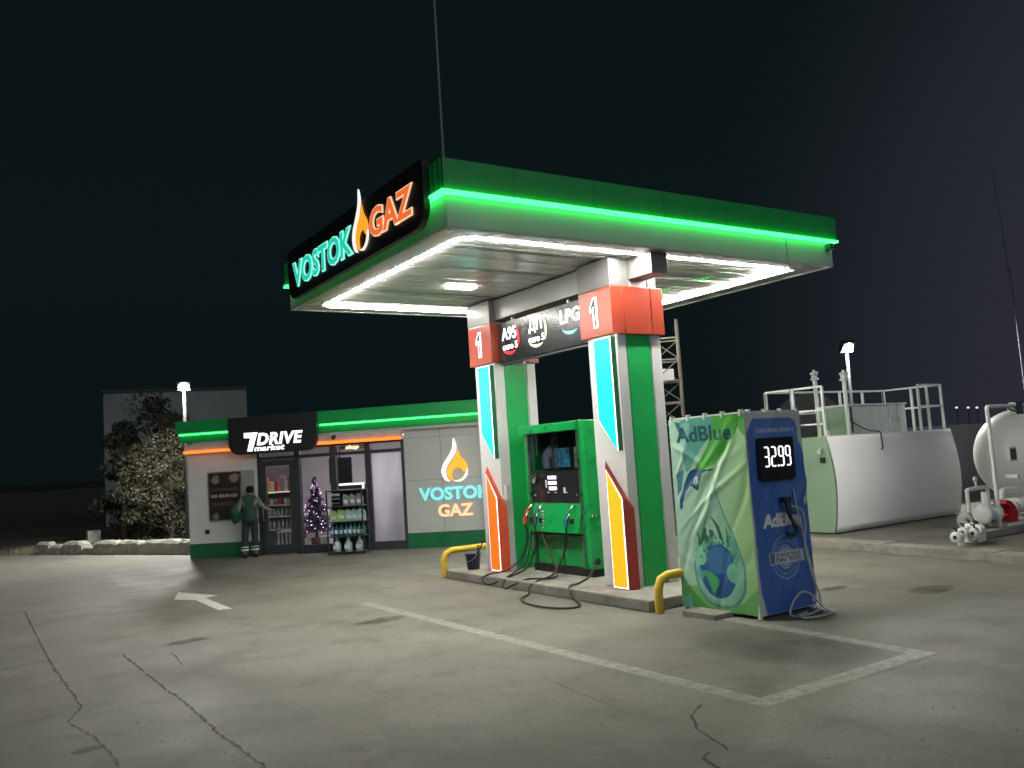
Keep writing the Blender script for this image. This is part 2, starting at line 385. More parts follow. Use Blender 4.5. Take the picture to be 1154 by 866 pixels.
soften(stain_mat); oval = worn_paint('damp patch', (.07, .067, .058), .35, .25, True); soften(oval)
for k, (px, py, rx, ry) in enumerate([(212, 723, .30, .18), (98, 846, .12, .09), (1050, 665, .45, .22), (940, 664, .3, .12), (430, 700, .4, .2)]):
    soft_patch('oil_stain', ragged(gnd(px, py), rx, ry, k), .006+.0003*k, stain_mat)
soft_patch('dark_patch', [gnd(*q) for q in smooth_poly([(772, 723), (792, 712), (850, 710), (925, 715), (985, 730), (1010, 740), (990, 748), (925, 753), (850, 749), (800, 739)], 3)], .0085, oval)  # darker oval on the pavement by the booth, fading out at its rim
def crack(pts, wd, seed):
    P = [gnd(*p)[:2] for p in pts]; g = np.random.default_rng(seed); Q = []
    for a, b in zip(P[:-1], P[1:]):
        n = max(2, int(np.linalg.norm(b-a)/.07))
        for i in range(n): Q.append(a+(b-a)*i/n+g.normal(0, .006, 2))
    Q.append(P[-1]); mb = MB(); V = []
    for i, p in enumerate(Q):
        d = Q[min(i+1, len(Q)-1)]-Q[max(i-1, 0)]; d /= np.linalg.norm(d)+1e-9; q = np.array([-d[1], d[0]])*wd*g.uniform(.4, 1.2)*.5
        V += [(*(p+q), .005), (*(p-q), .005)]
    mb.add(V, [(2*i, 2*i+1, 2*i+3, 2*i+2) for i in range(len(Q)-1)]); struct('pavement_crack', mb, crack_mat)
crack([(28, 690), (45, 725), (60, 752), (92, 797)], .028, 1); crack([(92, 797), (76, 815), (104, 830), (128, 852), (134, 866)], .022, 2)
crack([(138, 738), (175, 768), (215, 798), (250, 830), (302, 868)], .028, 3)
crack([(790, 795), (780, 808), (789, 824), (800, 832), (820, 846)], .024, 4); crack([(800, 848), (792, 856), (815, 870)], .03, 5)
crack([(0, 756), (28, 750), (56, 745)], .025, 6); crack([(610, 764), (700, 800)], .01, 7); crack([(193, 735), (206, 750)], .02, 8)
for px, py in [(38, 655), (70, 672), (560, 640)]: pass
# kerb stones of the pump island
isl = MB(); isl.box(7.17, 8.9, 8.18, 13.38, 0, .15)
struct('pump_island', isl, concrete, bevel=.02)
# raised paving on the right with its kerb
PK = (12.95, 13.30)
sheet('raised_paving', [(12.60, .95), (13.0, 6.58), (60, 2.0), (60, 13.2), (13.80, 13.2)], .144, paver)
for k, y in enumerate(np.arange(1.0, 13.1, 1.0)):
    x = 12.88+.115*(y-6.58)+random.uniform(-.012, .012); q = random.uniform(-.008, .008)
    mb = MB().box(x, x+.42, y+.006, y+.994, 0, .15+q); struct('kerb', mb, concrete, bevel=.012)

# ------------------------------------------------------------------ canopy
X0, X1, Y0, Y1, ZS = 4.74, 11.63, 8.33, 13.72, 4.65
cn = thing('fuel_canopy', 'large flat forecourt canopy with green top band and lit white soffit', 'canopy', (8.2, 11, ZS))
T = .06
mb = MB().box(X0, X1, Y0, Y0+T, ZS, 5.02); mb.box(X0, X1, Y1-T, Y1, ZS, 5.02); mb.box(X0, X0+T, Y0+T+.001, Y1-T-.001, ZS, 5.02); mb.box(X1-T, X1, Y0+T+.001, Y1-T-.001, ZS, 5.02)
mb.build('white_fascia', mat('pale fascia panel', (.52, .53, .53), .38, var=.07, vs_=.9, dirt=.22), cn, bevel=.006)
# panel joint lines and the green band with trapezoid ribs
def ribbed(mb, a, b, out, z0, z1, pitch=.12, dep=.012):
    a = np.array(a); b = np.array(b); L = np.linalg.norm(b-a); d = (b-a)/L; n = int(L/pitch); P = [(0, 0)]
    for i in range(n):
        o = i*L/n; q = L/n; P += [(o+q*.25, 0), (o+q*.38, dep), (o+q*.82, dep), (o+q*.95, 0)]
    P.append((L, 0)); o = np.array(out)
    V = [(*(a+d*s+o*e), z) for s, e in P for z in (z0, z1)]
    mb.add(V, [(2*i, 2*i+2, 2*i+3, 2*i+1) for i in range(len(P)-1)])
O = .06
mb = MB(); mb.box(X0-O+.02, X1+O-.02, Y0-O+.02, Y0+.1, 5.06, 5.42); mb.box(X0-O+.02, X1+O-.02, Y1-.1, Y1+O-.02, 5.06, 5.42)
mb.box(X0-O+.02, X0+.1, Y0+.101, Y1-.101, 5.06, 5.42); mb.box(X1-.1, X1+O-.02, Y0+.101, Y1-.101, 5.06, 5.42)
ribbed(mb, (X0-O, Y0-O), (X0-O, Y1+O), (-1, 0), 5.055, 5.425)
mb.box(X0-O, X1+O, Y0-O-.004, Y0-O+.02, 5.055, 5.425); mb.box(X1+O-.02, X1+O+.004, Y0-O+.021, Y1+O, 5.055, 5.425)
mb.build('green_fascia', green_paint, cn)
MB().box(X0+.05, X1-.05, Y0+.05, Y1-.05, 5.2, 5.26).build('roof_deck', steel, cn)
# green led profile tucked below the overhang
mb = MB(); mb.box(X0-.105, X1+.04, Y0-.105, Y0-.003, 5.018, 5.050); mb.box(X1+.003, X1+.04, Y0, Y1, 5.018, 5.050); mb.box(X0-.105, X0-.003, Y0, Y1, 5.018, 5.050)
mb.build('green_led_strip', led_green, cn)
# soffit: slats along X, each with its own small tilt
sm_ = mat('soffit slat metal', (.93, .94, .91), .24, .2, var=.04, vs_=2, bump=.16, bs=9, stretch=(.5, 5, 1))
mb = MB(); y = Y0+.36
while y < Y1-.4:
    for xa, xb in ((X0+.36, 7.94), (8.36, X1-.36)):
        t = random.gauss(0, .0042); s_ = random.gauss(0, .001); z = ZS+.035
        mb.add([(xa, y, z+t), (xb, y, z+t+s_), (xb, y+.084, z-t+s_), (xa, y+.084, z-t)], [(0, 3, 2, 1)])
        mb.add([(xa, y+.084, z-t), (xb, y+.084, z-t), (xb, y+.092, z+.02), (xa, y+.092, z+.02)], [(0, 3, 2, 1)])
        mb.add([(xa, y+.092, z+.02), (xb, y+.092, z+.02), (xb, y+.1, z), (xa, y+.1, z)], [(0, 3, 2, 1)])
    y += .1
mb.build('soffit', sm_, cn)
mb = MB(); a, c = .06, .40
mb.box(X0+a, X1-a, Y0+a, Y0+c, ZS+.012, ZS+.03); mb.box(X0+a, X1-a, Y1-c, Y1-a, ZS+.012, ZS+.03); mb.box(X0+a, X0+c, Y0+c+.001, Y1-c-.001, ZS+.012, ZS+.03); mb.box(X1-c, X1-a, Y0+c+.001, Y1-c-.001, ZS+.012, ZS+.03)
mb.box(7.9, 8.4, Y0+c+.001, Y1-c-.001, ZS+.014, ZS+.03)
mb.build('soffit_border', mat('glossy soffit border', (.50, .51, .50), .25, .2, var=.04, vs_=2), cn)
# white led ring, chamfered at the corners
lx0, lx1, ly0, ly1, ch = X0+.40, X1-.52, Y0+.38, Y1-.40, .14
ring = [(lx0+ch, ly0), (lx1-ch, ly0), (lx1, ly0+ch), (lx1, ly1-ch), (lx1-ch, ly1), (lx0+ch, ly1), (lx0, ly1-ch), (lx0, ly0+ch)]
mb = MB()
def ringbar(mb, hw, z0, z1, off=0):
    n = len(ring); c = np.array([(lx0+lx1)/2, (ly0+ly1)/2]); I = []; Ou = []
    for p in ring:
        p = np.array(p); g = np.sign(p-c); k = np.array([1 if abs(p[0]-lx0) < .01 or abs(p[0]-lx1) < .01 else .41, 1 if abs(p[1]-ly0) < .01 or abs(p[1]-ly1) < .01 else .41])
        I.append(p-g*k*(hw-off)); Ou.append(p+g*k*(hw+off))
    V = [(*q, z) for z in (z0, z1) for L_ in (I, Ou) for q in L_]
    Fc = []
    for i in range(n):
        j = (i+1) % n
        Fc += [(i, j, n+j, n+i), (2*n+i, 3*n+i, 3*n+j, 2*n+j), (n+i, n+j, 3*n+j, 3*n+i), (i, 2*n+i, 2*n+j, j)]
    mb.add(V, Fc)
ringbar(mb, .033, ZS+.0075, ZS+.011); mb.build('white_led_ring', led_white, cn)
MB().box(6.40, 6.86, 11.25, 11.45, ZS+.0, ZS+.03).build('downlight', emit('downlight lens', (1, 1, .96), 22), cn, bevel=.01)
# beams under the soffit
mb = MB(); mb.box(8.0, 8.3, 8.55, 13.3, 4.38, ZS+.012); mb.build('support_beam', silver_panel, cn, bevel=.008)
mb = MB()
mb.box(7.72, 7.99, 9.78, 12.17, 4.32, ZS+.012); mb.build('beam_cladding', silver_panel, cn, bevel=.006)
# seam where fascia sheets meet
MB().box(10.55, 10.556, Y0-.004, Y0+.01, ZS, 5.02).build('fascia_seam', black_matt, cn)

mb = MB()
for x in np.arange(X0+.9, X1-.3, 1.2): mb.box(x, x+.004, Y0-O-.006, Y0-O, 5.055, 5.425)
each(mb, 'sheet_joint', green_dark, cn)
# column with its light boxes
def column(yc, cy_m, og_m, side_m, lab, glare):
    r = thing('canopy_column', lab, 'column', (8.08, yc+.29, .15), 'columns under the canopy')
    y0, y1 = yc, yc+.57; xf, xb = 7.66, 8.5
    MB().box(xf+.02, xb-.02, y0+.02, y1-.02, .15, 4.64).build('column_core', white_panel, r)
    for ya, yb in ((y0, y0+.02), (y1-.02, y1)):
        w_ = MB(); w_.box(xf, xf+.19, ya, yb, .15, 3.6); w_.box(xb-.17, xb, ya, yb, .15, 3.6); each(w_, 'white_side_panel', white_panel, r, bevel=.004)
        MB().box(xf+.22, xb-.2, ya, yb, .15, 3.6).build('green_side_panel', green_paint, r, bevel=.004)
    fr = frame((xf, 0, 0), (0, 1, 0), (0, 0, 1), (-1, 0, 0))     # a = y, b = z, c = out of the front
    ya = y0-.09; dy = y0-9.03
    g = lambda P: [(a+dy, b) for a, b in P]
    MB().box(xf-.03, xf-.002, ya+.02, y1-.02, .16, 3.6).build('front_panel', white_panel, r)
    cyf = [(8.99, 3.56), (9.36, 3.56), (9.36, 2.42), (8.99, 2.0)]
    def inset(P, d):
        c = np.mean(P, 0); return [tuple(np.array(p)-np.sign(np.array(p)-c)*d) for p in P]
    MB().prism(g(cyf), fr, .03, .11).build('cyan_box_side', green_dark, r)
    MB().prism(g(cyf), fr, .111, .118).build('cyan_box_rim', letter_white, r)
    MB().prism(g(inset(cyf, .016)), fr, .119, .124).build('cyan_light_panel', cy_m, r)
    ogf = [(8.935, .17), (9.235, .17), (9.235, 1.755), (8.935, 1.366)]
    fo = [(8.922, .158), (9.248, .158), (9.248, 1.785), (8.922, 1.385)]; ba = [(8.885, .155), (9.42, .155), (9.42, 1.90), (8.885, 1.22)]
    MB().add([fr(a+dy, b, .155) for a, b in fo]+[fr(a+dy, b, .0) for a, b in ba], [(0, 1, 2, 3), (7, 6, 5, 4)]+[(k, (k+1) % 4, 4+(k+1) % 4, 4+k) for k in range(4)]).build('orange_box_side', side_m, r)
    MB().prism(g(ogf), fr, .156, .160).build('orange_box_rim', letter_white, r)
    MB().prism(g(inset(ogf, .016)), fr, .161, .165).build('orange_light_panel', og_m, r)
    # number box
    b_ = MB(); bx0, bx1, by0, by1 = 7.60, 8.56, y0-.05, y0+.67
    b_.box(bx0, bx0+.22, by0, by1, 3.6, 4.27); b_.box(bx0+.235, bx1-.235, by0+.002, by1-.002, 3.6, 4.27); b_.box(bx1-.22, bx1, by0, by1, 3.6, 4.27)
    nb = b_.build('number_box', red_panel, r, bevel=.008)
    MB().box(bx0+.2, bx1-.2, by0+.03, by1-.03, 3.61, 4.26).build('box_core', black_matt, nb)
    f2 = frame((bx0, by1, 3.6), (0, -1, 0), (0, 0, 1), (-1, 0, 0))
    one = lambda e: [(.335-e, .14-e), (.405+e, .14-e), (.405+e, .55+e), (.345-e*.3, .55+e), (.265-e, .42), (.265-e, .36-e), (.335-e, .415-e*1.5)]
    MB().prism(one(.012), f2, .002, .012).build('numeral', letter_white, nb)
    MB().prism(one(-.016), f2, .013, .015).build('numeral_inlay', mat('dark navy inlay', (.01, .01, .03), .4), nb)
    n_ = MB(); n_.box(7.60, 7.78, y0-.05, y0+.67, 4.272, ZS+.012); n_.box(7.785, 7.99, y0-.0, y0+.6, 4.274, ZS+.010)
    n_.build('neck_cladding', neck_panel, r, bevel=.006)
    MB().box(8.33, 8.5, y0, y0+.5, 4.274, 4.6).build('neck_post', neck_panel, r, bevel=.005)
    return r
cyan_m = emit('cyan light panel', (.0, .82, .80), 1.15); cyan2 = emit('cyan light panel far', (.0, .80, .74), 1.1)
column(9.03, cyan_m, emit('amber light panel', (1, .36, .008), 1.15), red_side, 'near canopy column with amber lower light panel and dark red box side', True)
column(12.19, cyan2, emit('orange light panel', (1, .13, .008), 1.1), orange_side, 'far canopy column with deep orange lower light panel beside the bucket', False)

# price board between the columns
pb = thing('price_board', 'long black fuel board lettered A95 and LPG hung between the columns', 'sign', (7.82, 10.8, 3.58))
MB().box(7.745, 7.86, 9.72, 12.13, 3.58, 4.25).build('board', black_panel, pb, bevel=.01)
MB().box(7.76, 7.84, 9.72, 12.13, 3.545, 3.572).build('lower_rail', dark_metal, pb)
fb = frame((7.745, 12.13, 3.58), (0, -1, 0), (0, 0, 1), (-1, 0, 0))
for nm, txt, q in (('fuel_name', 'A95', (.13, .56, .36, .57)), ('fuel_class', 'euro 5', (.14, .58, .20, .31)), ('fuel_name', 'ДП', (.93, 1.29, .36, .60)), ('fuel_class', 'euro 5', (.91, 1.34, .21, .32)), ('fuel_name', 'LPG', (1.78, 2.26, .37, .58))):
    t = MB(); text_on(t, txt, fb, *q, .002, .008, bold=.022, spacing=1.06 if txt != 'euro 5' else 1.0); t.build(nm, letter_white, pb)
def arc(cx, cy, r, a0, a1, wmax):
    P = []; n = 14
    for i in range(n+1):
        t = R(a0+(a1-a0)*i/n); P.append((cx+r*math.cos(t), cy+r*math.sin(t)))
    for i in range(n, -1, -1):
        t = R(a0+(a1-a0)*i/n); q = r-wmax*math.sin(math.pi*i/n)-.003; P.append((cx+q*math.cos(t), cy+q*math.sin(t)))
    return P
for (cx, cy, m, side) in ((.36, .37, emit('red arc', (1, .03, .05), 1.2), 1), (1.13, .38, emit('lime arc', (.75, 1, .55), 1.2), 1), (2.02, .45, emit('blue arc', (.2, .75, 1), 1.3), 0)):
    q = MB().prism(arc(cx, cy, .26, -138, -52, .045), fb, .003, .018)
    if side: q.prism(arc(cx+.02, cy, .27, -38, 42, .03), fb, .003, .018)
    q.build('lit_arc', m, pb)
MB().box(7.8, 7.84, 11.5, 11.75, 3.49, 3.54).build('cable_clip', steel, pb)
mb = MB()
for y in (10.2, 11.75): mb.box(7.80, 7.84, y, y+.03, 4.25, 4.33)
each(mb, 'hanger', steel, pb)

# roof sign
rs = thing('roof_sign', 'black rooftop sign with lit teal and orange letters and a flame', 'sign', (4.6, 11.1, 4.76))
SX = X0-.11
ye0, ye1 = onx(329.5, 325, SX)[1], onx(483, 229, SX)[1]; zb0 = onx(477, 258, SX)[2]
fs = frame((SX, ye0, zb0), (0, -1, 0), (0, 0, 1), (-1, 0, 0)); BL = ye0-ye1
def RS(px, py): p = onx(px, py, SX-.06); return ye0-float(p[1]), float(p[2])-zb0
def rbox(a0, a1, b0, b1, r):
    P = []
    for cx, cy, t0 in ((a1-r, b1-.02, 0), (a0+r, b1-.02, 90), (a0+r, b0+r, 180), (a1-r, b0+r, 270)):
        rr = r if t0 >= 180 else .02; ccx = cx if t0 >= 180 else (a1-.02 if t0 == 0 else a0+.02)
        for i in range(7): t = R(t0+15*i); P.append((ccx+rr*math.cos(t), cy+rr*math.sin(t)))
    return P
MB().prism(rbox(0, BL, 0, .78, .26), fs, -.02, .06).build('board', mat('black sign board', (.008, .008, .009), .5, var=.2), rs, bevel=.006)
mb = MB()
for a in (.6, 2.4, 4.2): mb.box(SX+.02, X0+.08, ye0-a-.03, ye0-a+.03, 5.2, 5.25)
each(mb, 'bracket', steel, rs)
def lit(parent, txt, fr, a0, a1, b0, b1, c, face, rim, bold=.055, cut=.030, dep=.014):
    t = MB(); text_on(t, txt, fr, a0, a1, b0, b1, c, c+dep, bold=bold); t.build('letter_rims', rim, parent)
    t = MB(); text_on(t, txt, fr, a0, a1, b0, b1, c+dep+.001, c+dep+.005, bold=bold-cut, ref=bold); t.build('letters', face, parent)
v0, v1 = RS(334, 325), RS(397, 253); g0, g1 = RS(416, 264), RS(466, 207)
lit(rs, 'VOSTOK', fs, RS(330.5, 300)[0], RS(398, 260)[0], .5*(RS(334, 325)[1]+RS(392, 291)[1]), .5*(RS(330, 298)[1]+RS(390, 257)[1]), .062, teal_face, teal_rim)
lit(rs, 'GAZ', fs, RS(417, 250)[0], RS(466, 220)[0], .5*(RS(424, 269)[1]+RS(464, 243)[1]), .5*(RS(424, 233)[1]+RS(463, 206)[1]), .062, orange_face, orange_rim)
logo_on(rs, fs, RS(398, 260)[0], RS(416, 262)[0], RS(406, 285)[1], RS(405.5, 213)[1], .062, .02)
MB().tube([(X0-.03, ye0+.08, 5.0), (X0-.11, ye0+.12, 5.03), (X0-.2, ye0+.16, 5.02)], .012).build('cable_stub', steel, rs)

# camera under the right end of the fascia
q = thing('security_camera', 'small camera on the right end of the canopy fascia', 'camera', (11.5, 8.27, 4.93))
MB().box(11.46, 11.56, 8.225, 8.325, 4.90, 5.0).build('housing', green_dark, q, bevel=.015); MB().tube([(11.51, 8.24, 4.94), (11.51, 8.18, 4.93)], .03, 12).build('lens', black_matt, q)

# ------------------------------------------------------------------ fuel dispenser
d = thing('fuel_dispenser', 'tall green fuel dispenser with three nozzles and dark display panel', 'fuel pump', (8.2, 11.1, .15))
px0, px1, py0, py1 = 7.95, 8.5, 10.28, 11.90
MB().box(px0+.06, px1, py0+.03, py1-.03, .15, .27).build('plinth', black_matt, d)
mb = MB(); mb.box(px0+.02, px1, py0, py0+.16, .27, 2.5); mb.box(px0+.02, px1, py1-.12, py1, .27, 2.5); mb.box(px0+.3, px1, py0+.161, py1-.121, .27, 2.5)
mb.build('body', green_pump, d, bevel=.012)
MB().box(px0-.06, px0+.30, py0+.12, py1+.03, 2.36, 2.50).build('head_cap', green_pump, d, bevel=.012)
mb = MB(); mb.box(px0-.01, px0+.018, py0+.12, py0+.16, .28, 2.36); mb.box(px0-.01, px0+.018, py1-.16, py1-.13, .28, 2.36); each(mb, 'steel_trim', steel, d)
MB().box(px0+.04, px0+.06, py0+.165, py1-.165, 1.25, 1.76).build('keypad_panel', black_panel, d)
dm = glass('display glass', (.72, .75, .78)); MB().box(px0+.02, px0+.026, py0+.165, py1-.165, 1.765, 2.355).build('display_glass', dm, d)
MB().box(px0+.24, px0+.299, py0+.165, py1-.165, 1.765, 2.355).build('display_recess', mat('display recess', (.02, .022, .025), .4), d)
fd = frame((px0+.04, py1-.165, 1.25), (0, -1, 0), (0, 0, 1), (-1, 0, 0)); PW = py1-py0-.33
t = MB(); 
for k in range(3): t.box(.44, .66 if k else .64, .20+.085*k, .255+.085*k, .002, .012, lambda a, b, c: fd(a+.02*(k == 0), b, c))
each(t, 'lit_readout', emit('readout', (.85, .8, 1), 1.1), d)
t = MB(); text_on(t, '1', fd, .36, .40, .24, .36, .002, .006, bold=.03); text_on(t, '||', fd, .84, .88, .17, .24, .002, .006, bold=.03)
for a, wd in ((.40, .05), (.6, .05), (.83, .1)): t.box(a, a+wd, .155, .168, .002, .006, fd)
t.build('panel_print', mat('print white', (.8, .8, .8), .5), d)
mb = MB()
for a in (.06, 1.18): mb.lathe(fd(a, .12, .005), [(0, -.012), (.018, -.012), (.018, 0), (0, .0)], 10, 0)
each(mb, 'lock', steel, d)
# receipt paper and tag hanging from the panel
pm = mat('paper', (.75, .72, .70), .7)
t = MB(); t.add([fd(.02, .40, .02), fd(.20, .47, .06), fd(.16, .43, .16), fd(-.01, .37, .11)], [(0, 1, 2, 3)]); t.add([fd(.03, .37, .04), fd(.16, .42, .05), fd(.13, .33, .05), fd(.06, .30, .05)], [(0, 1, 2, 3)]); t.build('receipt_slip', pm, d)
# meter stickers seen through the glass
def speckle(name, colA, colB, st):
    m = bpy.data.materials.new(name); m.use_nodes = True; nt = m.node_tree; b = nt.nodes['Principled BSDF']; n = nt.nodes.new('ShaderNodeTexNoise'); n.inputs['Scale'].default_value = 11; n.inputs['Detail'].default_value = 6
    tc = nt.nodes.new('ShaderNodeTexCoord'); nt.links.new(tc.outputs['Object'], n.inputs['Vector'])
    r = nt.nodes.new('ShaderNodeValToRGB'); r.color_ramp.elements[0].position = .30; r.color_ramp.elements[0].color = (*colA, 1); r.color_ramp.elements[1].position = .75; r.color_ramp.elements[1].color = (*colB, 1)
    nt.links.new(n.outputs[0], r.inputs[0]); nt.links.new(r.outputs[0], b.inputs['Base Color']); nt.links.new(r.outputs[0], b.inputs['Emission Color']); b.inputs['Emission Strength'].default_value = st; return m
MB().box(px0+.20, px0+.235, py1-.95, py1-.63, 1.80, 2.10).build('blue_price_display', speckle('blue lcd', (.01, .03, .05), (.10, .45, .65), .45), d)
MB().box(px0+.20, px0+.235, py0+.19, py0+.50, 1.78, 2.10).build('green_price_display', speckle('green lcd', (.02, .04, .02), (.35, .62, .30), .45), d)
t = MB(); t.add([(px0+.22, py1-.20, 1.78), (px0+.22, py1-.20, 2.0), (px0+.22, py1-.60, 2.3), (px0+.22, py1-.60, 1.78)], [(0, 1, 2, 3)]); t.box(px0+.15, px0+.2, py1-.5, py1-.34, 1.79, 1.97); t.build('inner_bracket', mat('grey bracket', (.22, .23, .27), .5), d)
mb = MB()
for y in (py1-.80, py1-.90): mb.box(px0+.03, px0+.05, y, y+.02, 1.77, 2.35)
each(mb, 'display_divider', steel, d)
# nozzle shelf and lower door
mb = MB(); mb.add([(px0+.03, py0+.165, 1.245), (px0+.03, py1-.165, 1.245), (px0-.10, py1-.165, .80), (px0-.10, py0+.165, .80), (px0+.29, py0+.165, 1.245), (px0+.29, py1-.165, 1.245), (px0+.29, py1-.165, .74), (px0+.29, py0+.165, .74)],
        [(0, 1, 2, 3), (0, 4, 5, 1), (3, 2, 6, 7), (0, 3, 7, 4), (1, 5, 6, 2), (4, 7, 6, 5)])
mb.build('nozzle_shelf', green_pump, d, bevel=.01)
MB().box(px0+.06, px0+.1, py0+.17, py1-.17, .28, .735).build('lower_door', green_pump, d, bevel=.008)
MB().box(px0-.09, px0+.07, py0+.17, py1-.17, .745, .775).build('drip_tray', black_matt, d)
t = MB()
for k in range(6): t.box(px0-.09-.0, px0-.05, py1-.56, py1-.548, .86+.05*k, .89+.05*k)
t.build('fuel_code_print', mat('print white', (.8, .8, .8), .5), d)
# side boss screws, hose outlets
mb = MB()
for x in (8.03, 8.12): mb.lathe((x, py0-.002, 1.05), [(0, -.012), (.028, -.012), (.028, .0)], 12, 1)
each(mb, 'side_button', steel, d)
MB().lathe((8.07, py0-.002, .38), [(0, -.02), (.05, -.02), (.05, 0)], 12, 1).build('hose_outlet', black_matt, d)
# keypad phone on far side
MB().box(7.66-.02, 7.72, 12.0, 12.1, 1.3, 1.56).build('card_reader', mat('pale grey plastic', (.55, .57, .55), .5), d, bevel=.015)
def nozzle(y, z, color, back=0):
    x = px0-.10+(1.245-z)*0; x = px0-.05
    n = MB(); n.tube([(x-.02, y, z+.17), (x-.06, y+.01, z+.10), (x-.10, y+.015, z), (x-.115, y+.01, z-.10)], [.016, .026, .04, .03], 10); no = n.build('nozzle', color, d)
    s = MB(); s.tube([(x+.03, y-.01, z+.22), (x-.02, y, z+.16)], .011, 8); s.build('spout', steel, no); s = MB(); s.tube([(x-.06, y-.03, z+.1), (x-.15, y-.05, z+.02), (x-.13, y-.02, z-.08)], .008, 6); s.build('trigger_guard', steel, no)
    return (x-.115, y+.01, z-.10)
n1 = nozzle(11.72, 1.02, mat('red nozzle grip', (.55, .03, .02), .35)); n2 = nozzle(11.45, 1.0, mat('navy nozzle grip', (.02, .05, .12), .35)); n3 = nozzle(10.62, 1.0, mat('teal nozzle grip', (.015, .12, .20), .35))
mb = MB()
for y in (11.72, 11.45, 10.62): mb.box(px0-.06, px0-.01, y-.05, y+.05, .86, 1.02)
each(mb, 'nozzle_holster', black_matt, d, bevel=.01)
def hose(pts, r=.014): MB().tube(smooth_line(pts, 8), r, 8).build('hose', black_rubber, d)
hose([n1, (7.83, 11.76, .7), (7.74, 11.83, .4), (7.5, 11.9, .22), (7.20, 12.0, .17), (7.06, 11.98, .12), (7.06, 11.82, .05), (7.14, 11.7, .08), (7.35, 11.6, .17), (7.6, 11.6, .3), (7.8, 11.68, .55), (7.9, 11.74, .8)])
hose([n2, (7.82, 11.5, .6), (7.66, 11.58, .25), (7.3, 11.5, .165), (7.1, 11.42, .10), (7.06, 11.3, .03), (7.1, 11.14, .09), (7.3, 11.02, .165), (7.55, 10.75, .17), (7.72, 10.85, .25), (7.8, 11.2, .6), (7.86, 11.42, .82)])
hose([n3, (7.80, 10.68, .62), (7.6, 10.75, .24), (7.3, 10.75, .165), (7.08, 10.68, .10), (6.98, 10.55, .03), (6.72, 10.35, .02), (6.55, 9.95, .02), (6.55, 9.45, .02), (6.72, 9.18, .02), (6.92, 9.25, .02), (7.05, 9.55, .06), (7.2, 9.85, .165), (7.5, 10.0, .17), (7.78, 10.12, .22), (8.0, 10.26, .38)], .0145)
hose([(7.93, 10.86, .76), (7.9, 10.87, .5), (7.92, 10.9, .3)], .010)

# barrier hoops, bucket
hm = yellow_paint
def hoop(x0, x1, y, z0, h, lab):
    r = .055; pts = [(x0, y, z0-.0), (x0, y, z0+h-.16), (x0+.05, y, z0+h-.04), (x0+.17, y, z0+h), (x1-.17, y, z0+h), (x1-.05, y, z0+h-.04), (x1, y, z0+h-.16), (x1, y, z0)]
    o = MB().tube(pts, r, 12).build('barrier_hoop', hm); return tag(o, lab, 'barrier', 'yellow barrier hoops')
hoop(7.22, 8.55, 13.52, 0, .45, 'yellow tube barrier hoop at the bucket end of the pump island')
hoop(7.23, 8.6, 8.06, 0, .44, 'thick yellow barrier hoop between near column and banner booth')
bk = thing('bucket', 'dark blue plastic bucket standing beside the far column', 'bucket', (7.5, 12.98, .15))
mb = MB().lathe((7.5, 12.98, .15), [(0, .0), (.105, 0), (.135, .26), (.145, .26), (.145, .275), (.125, .275), (.1, .02), (0, .02)], 24); mb.build('pail', mat('navy plastic', (.03, .045, .10), .4, dirt=.3), bk)
MB().tube(smooth_line([(7.5, 12.84, .41), (7.42, 12.85, .33), (7.38, 12.98, .28), (7.42, 13.11, .33), (7.5, 13.12, .41)], 5), .005, 6).build('wire_handle', steel, bk)
for k, (a, b) in enumerate((((7.47, 12.98, .18), (7.56, 12.72, .62)), ((7.52, 12.95, .18), (7.50, 12.78, .56)))):
    sq = thing('window_squeegee', ['long handled window squeegee leaning out of the bucket', 'shorter window squeegee leaning in the bucket'][k], 'squeegee', (a[0], a[1], .18))
    MB().tube([a, b], .010, 8).build('handle', black_matt, sq); MB().bar(np.array(b)+(0, -.07, 0), np.array(b)+(0, .07, 0), .02).build('blade', yellow_paint if k else black_rubber, sq)

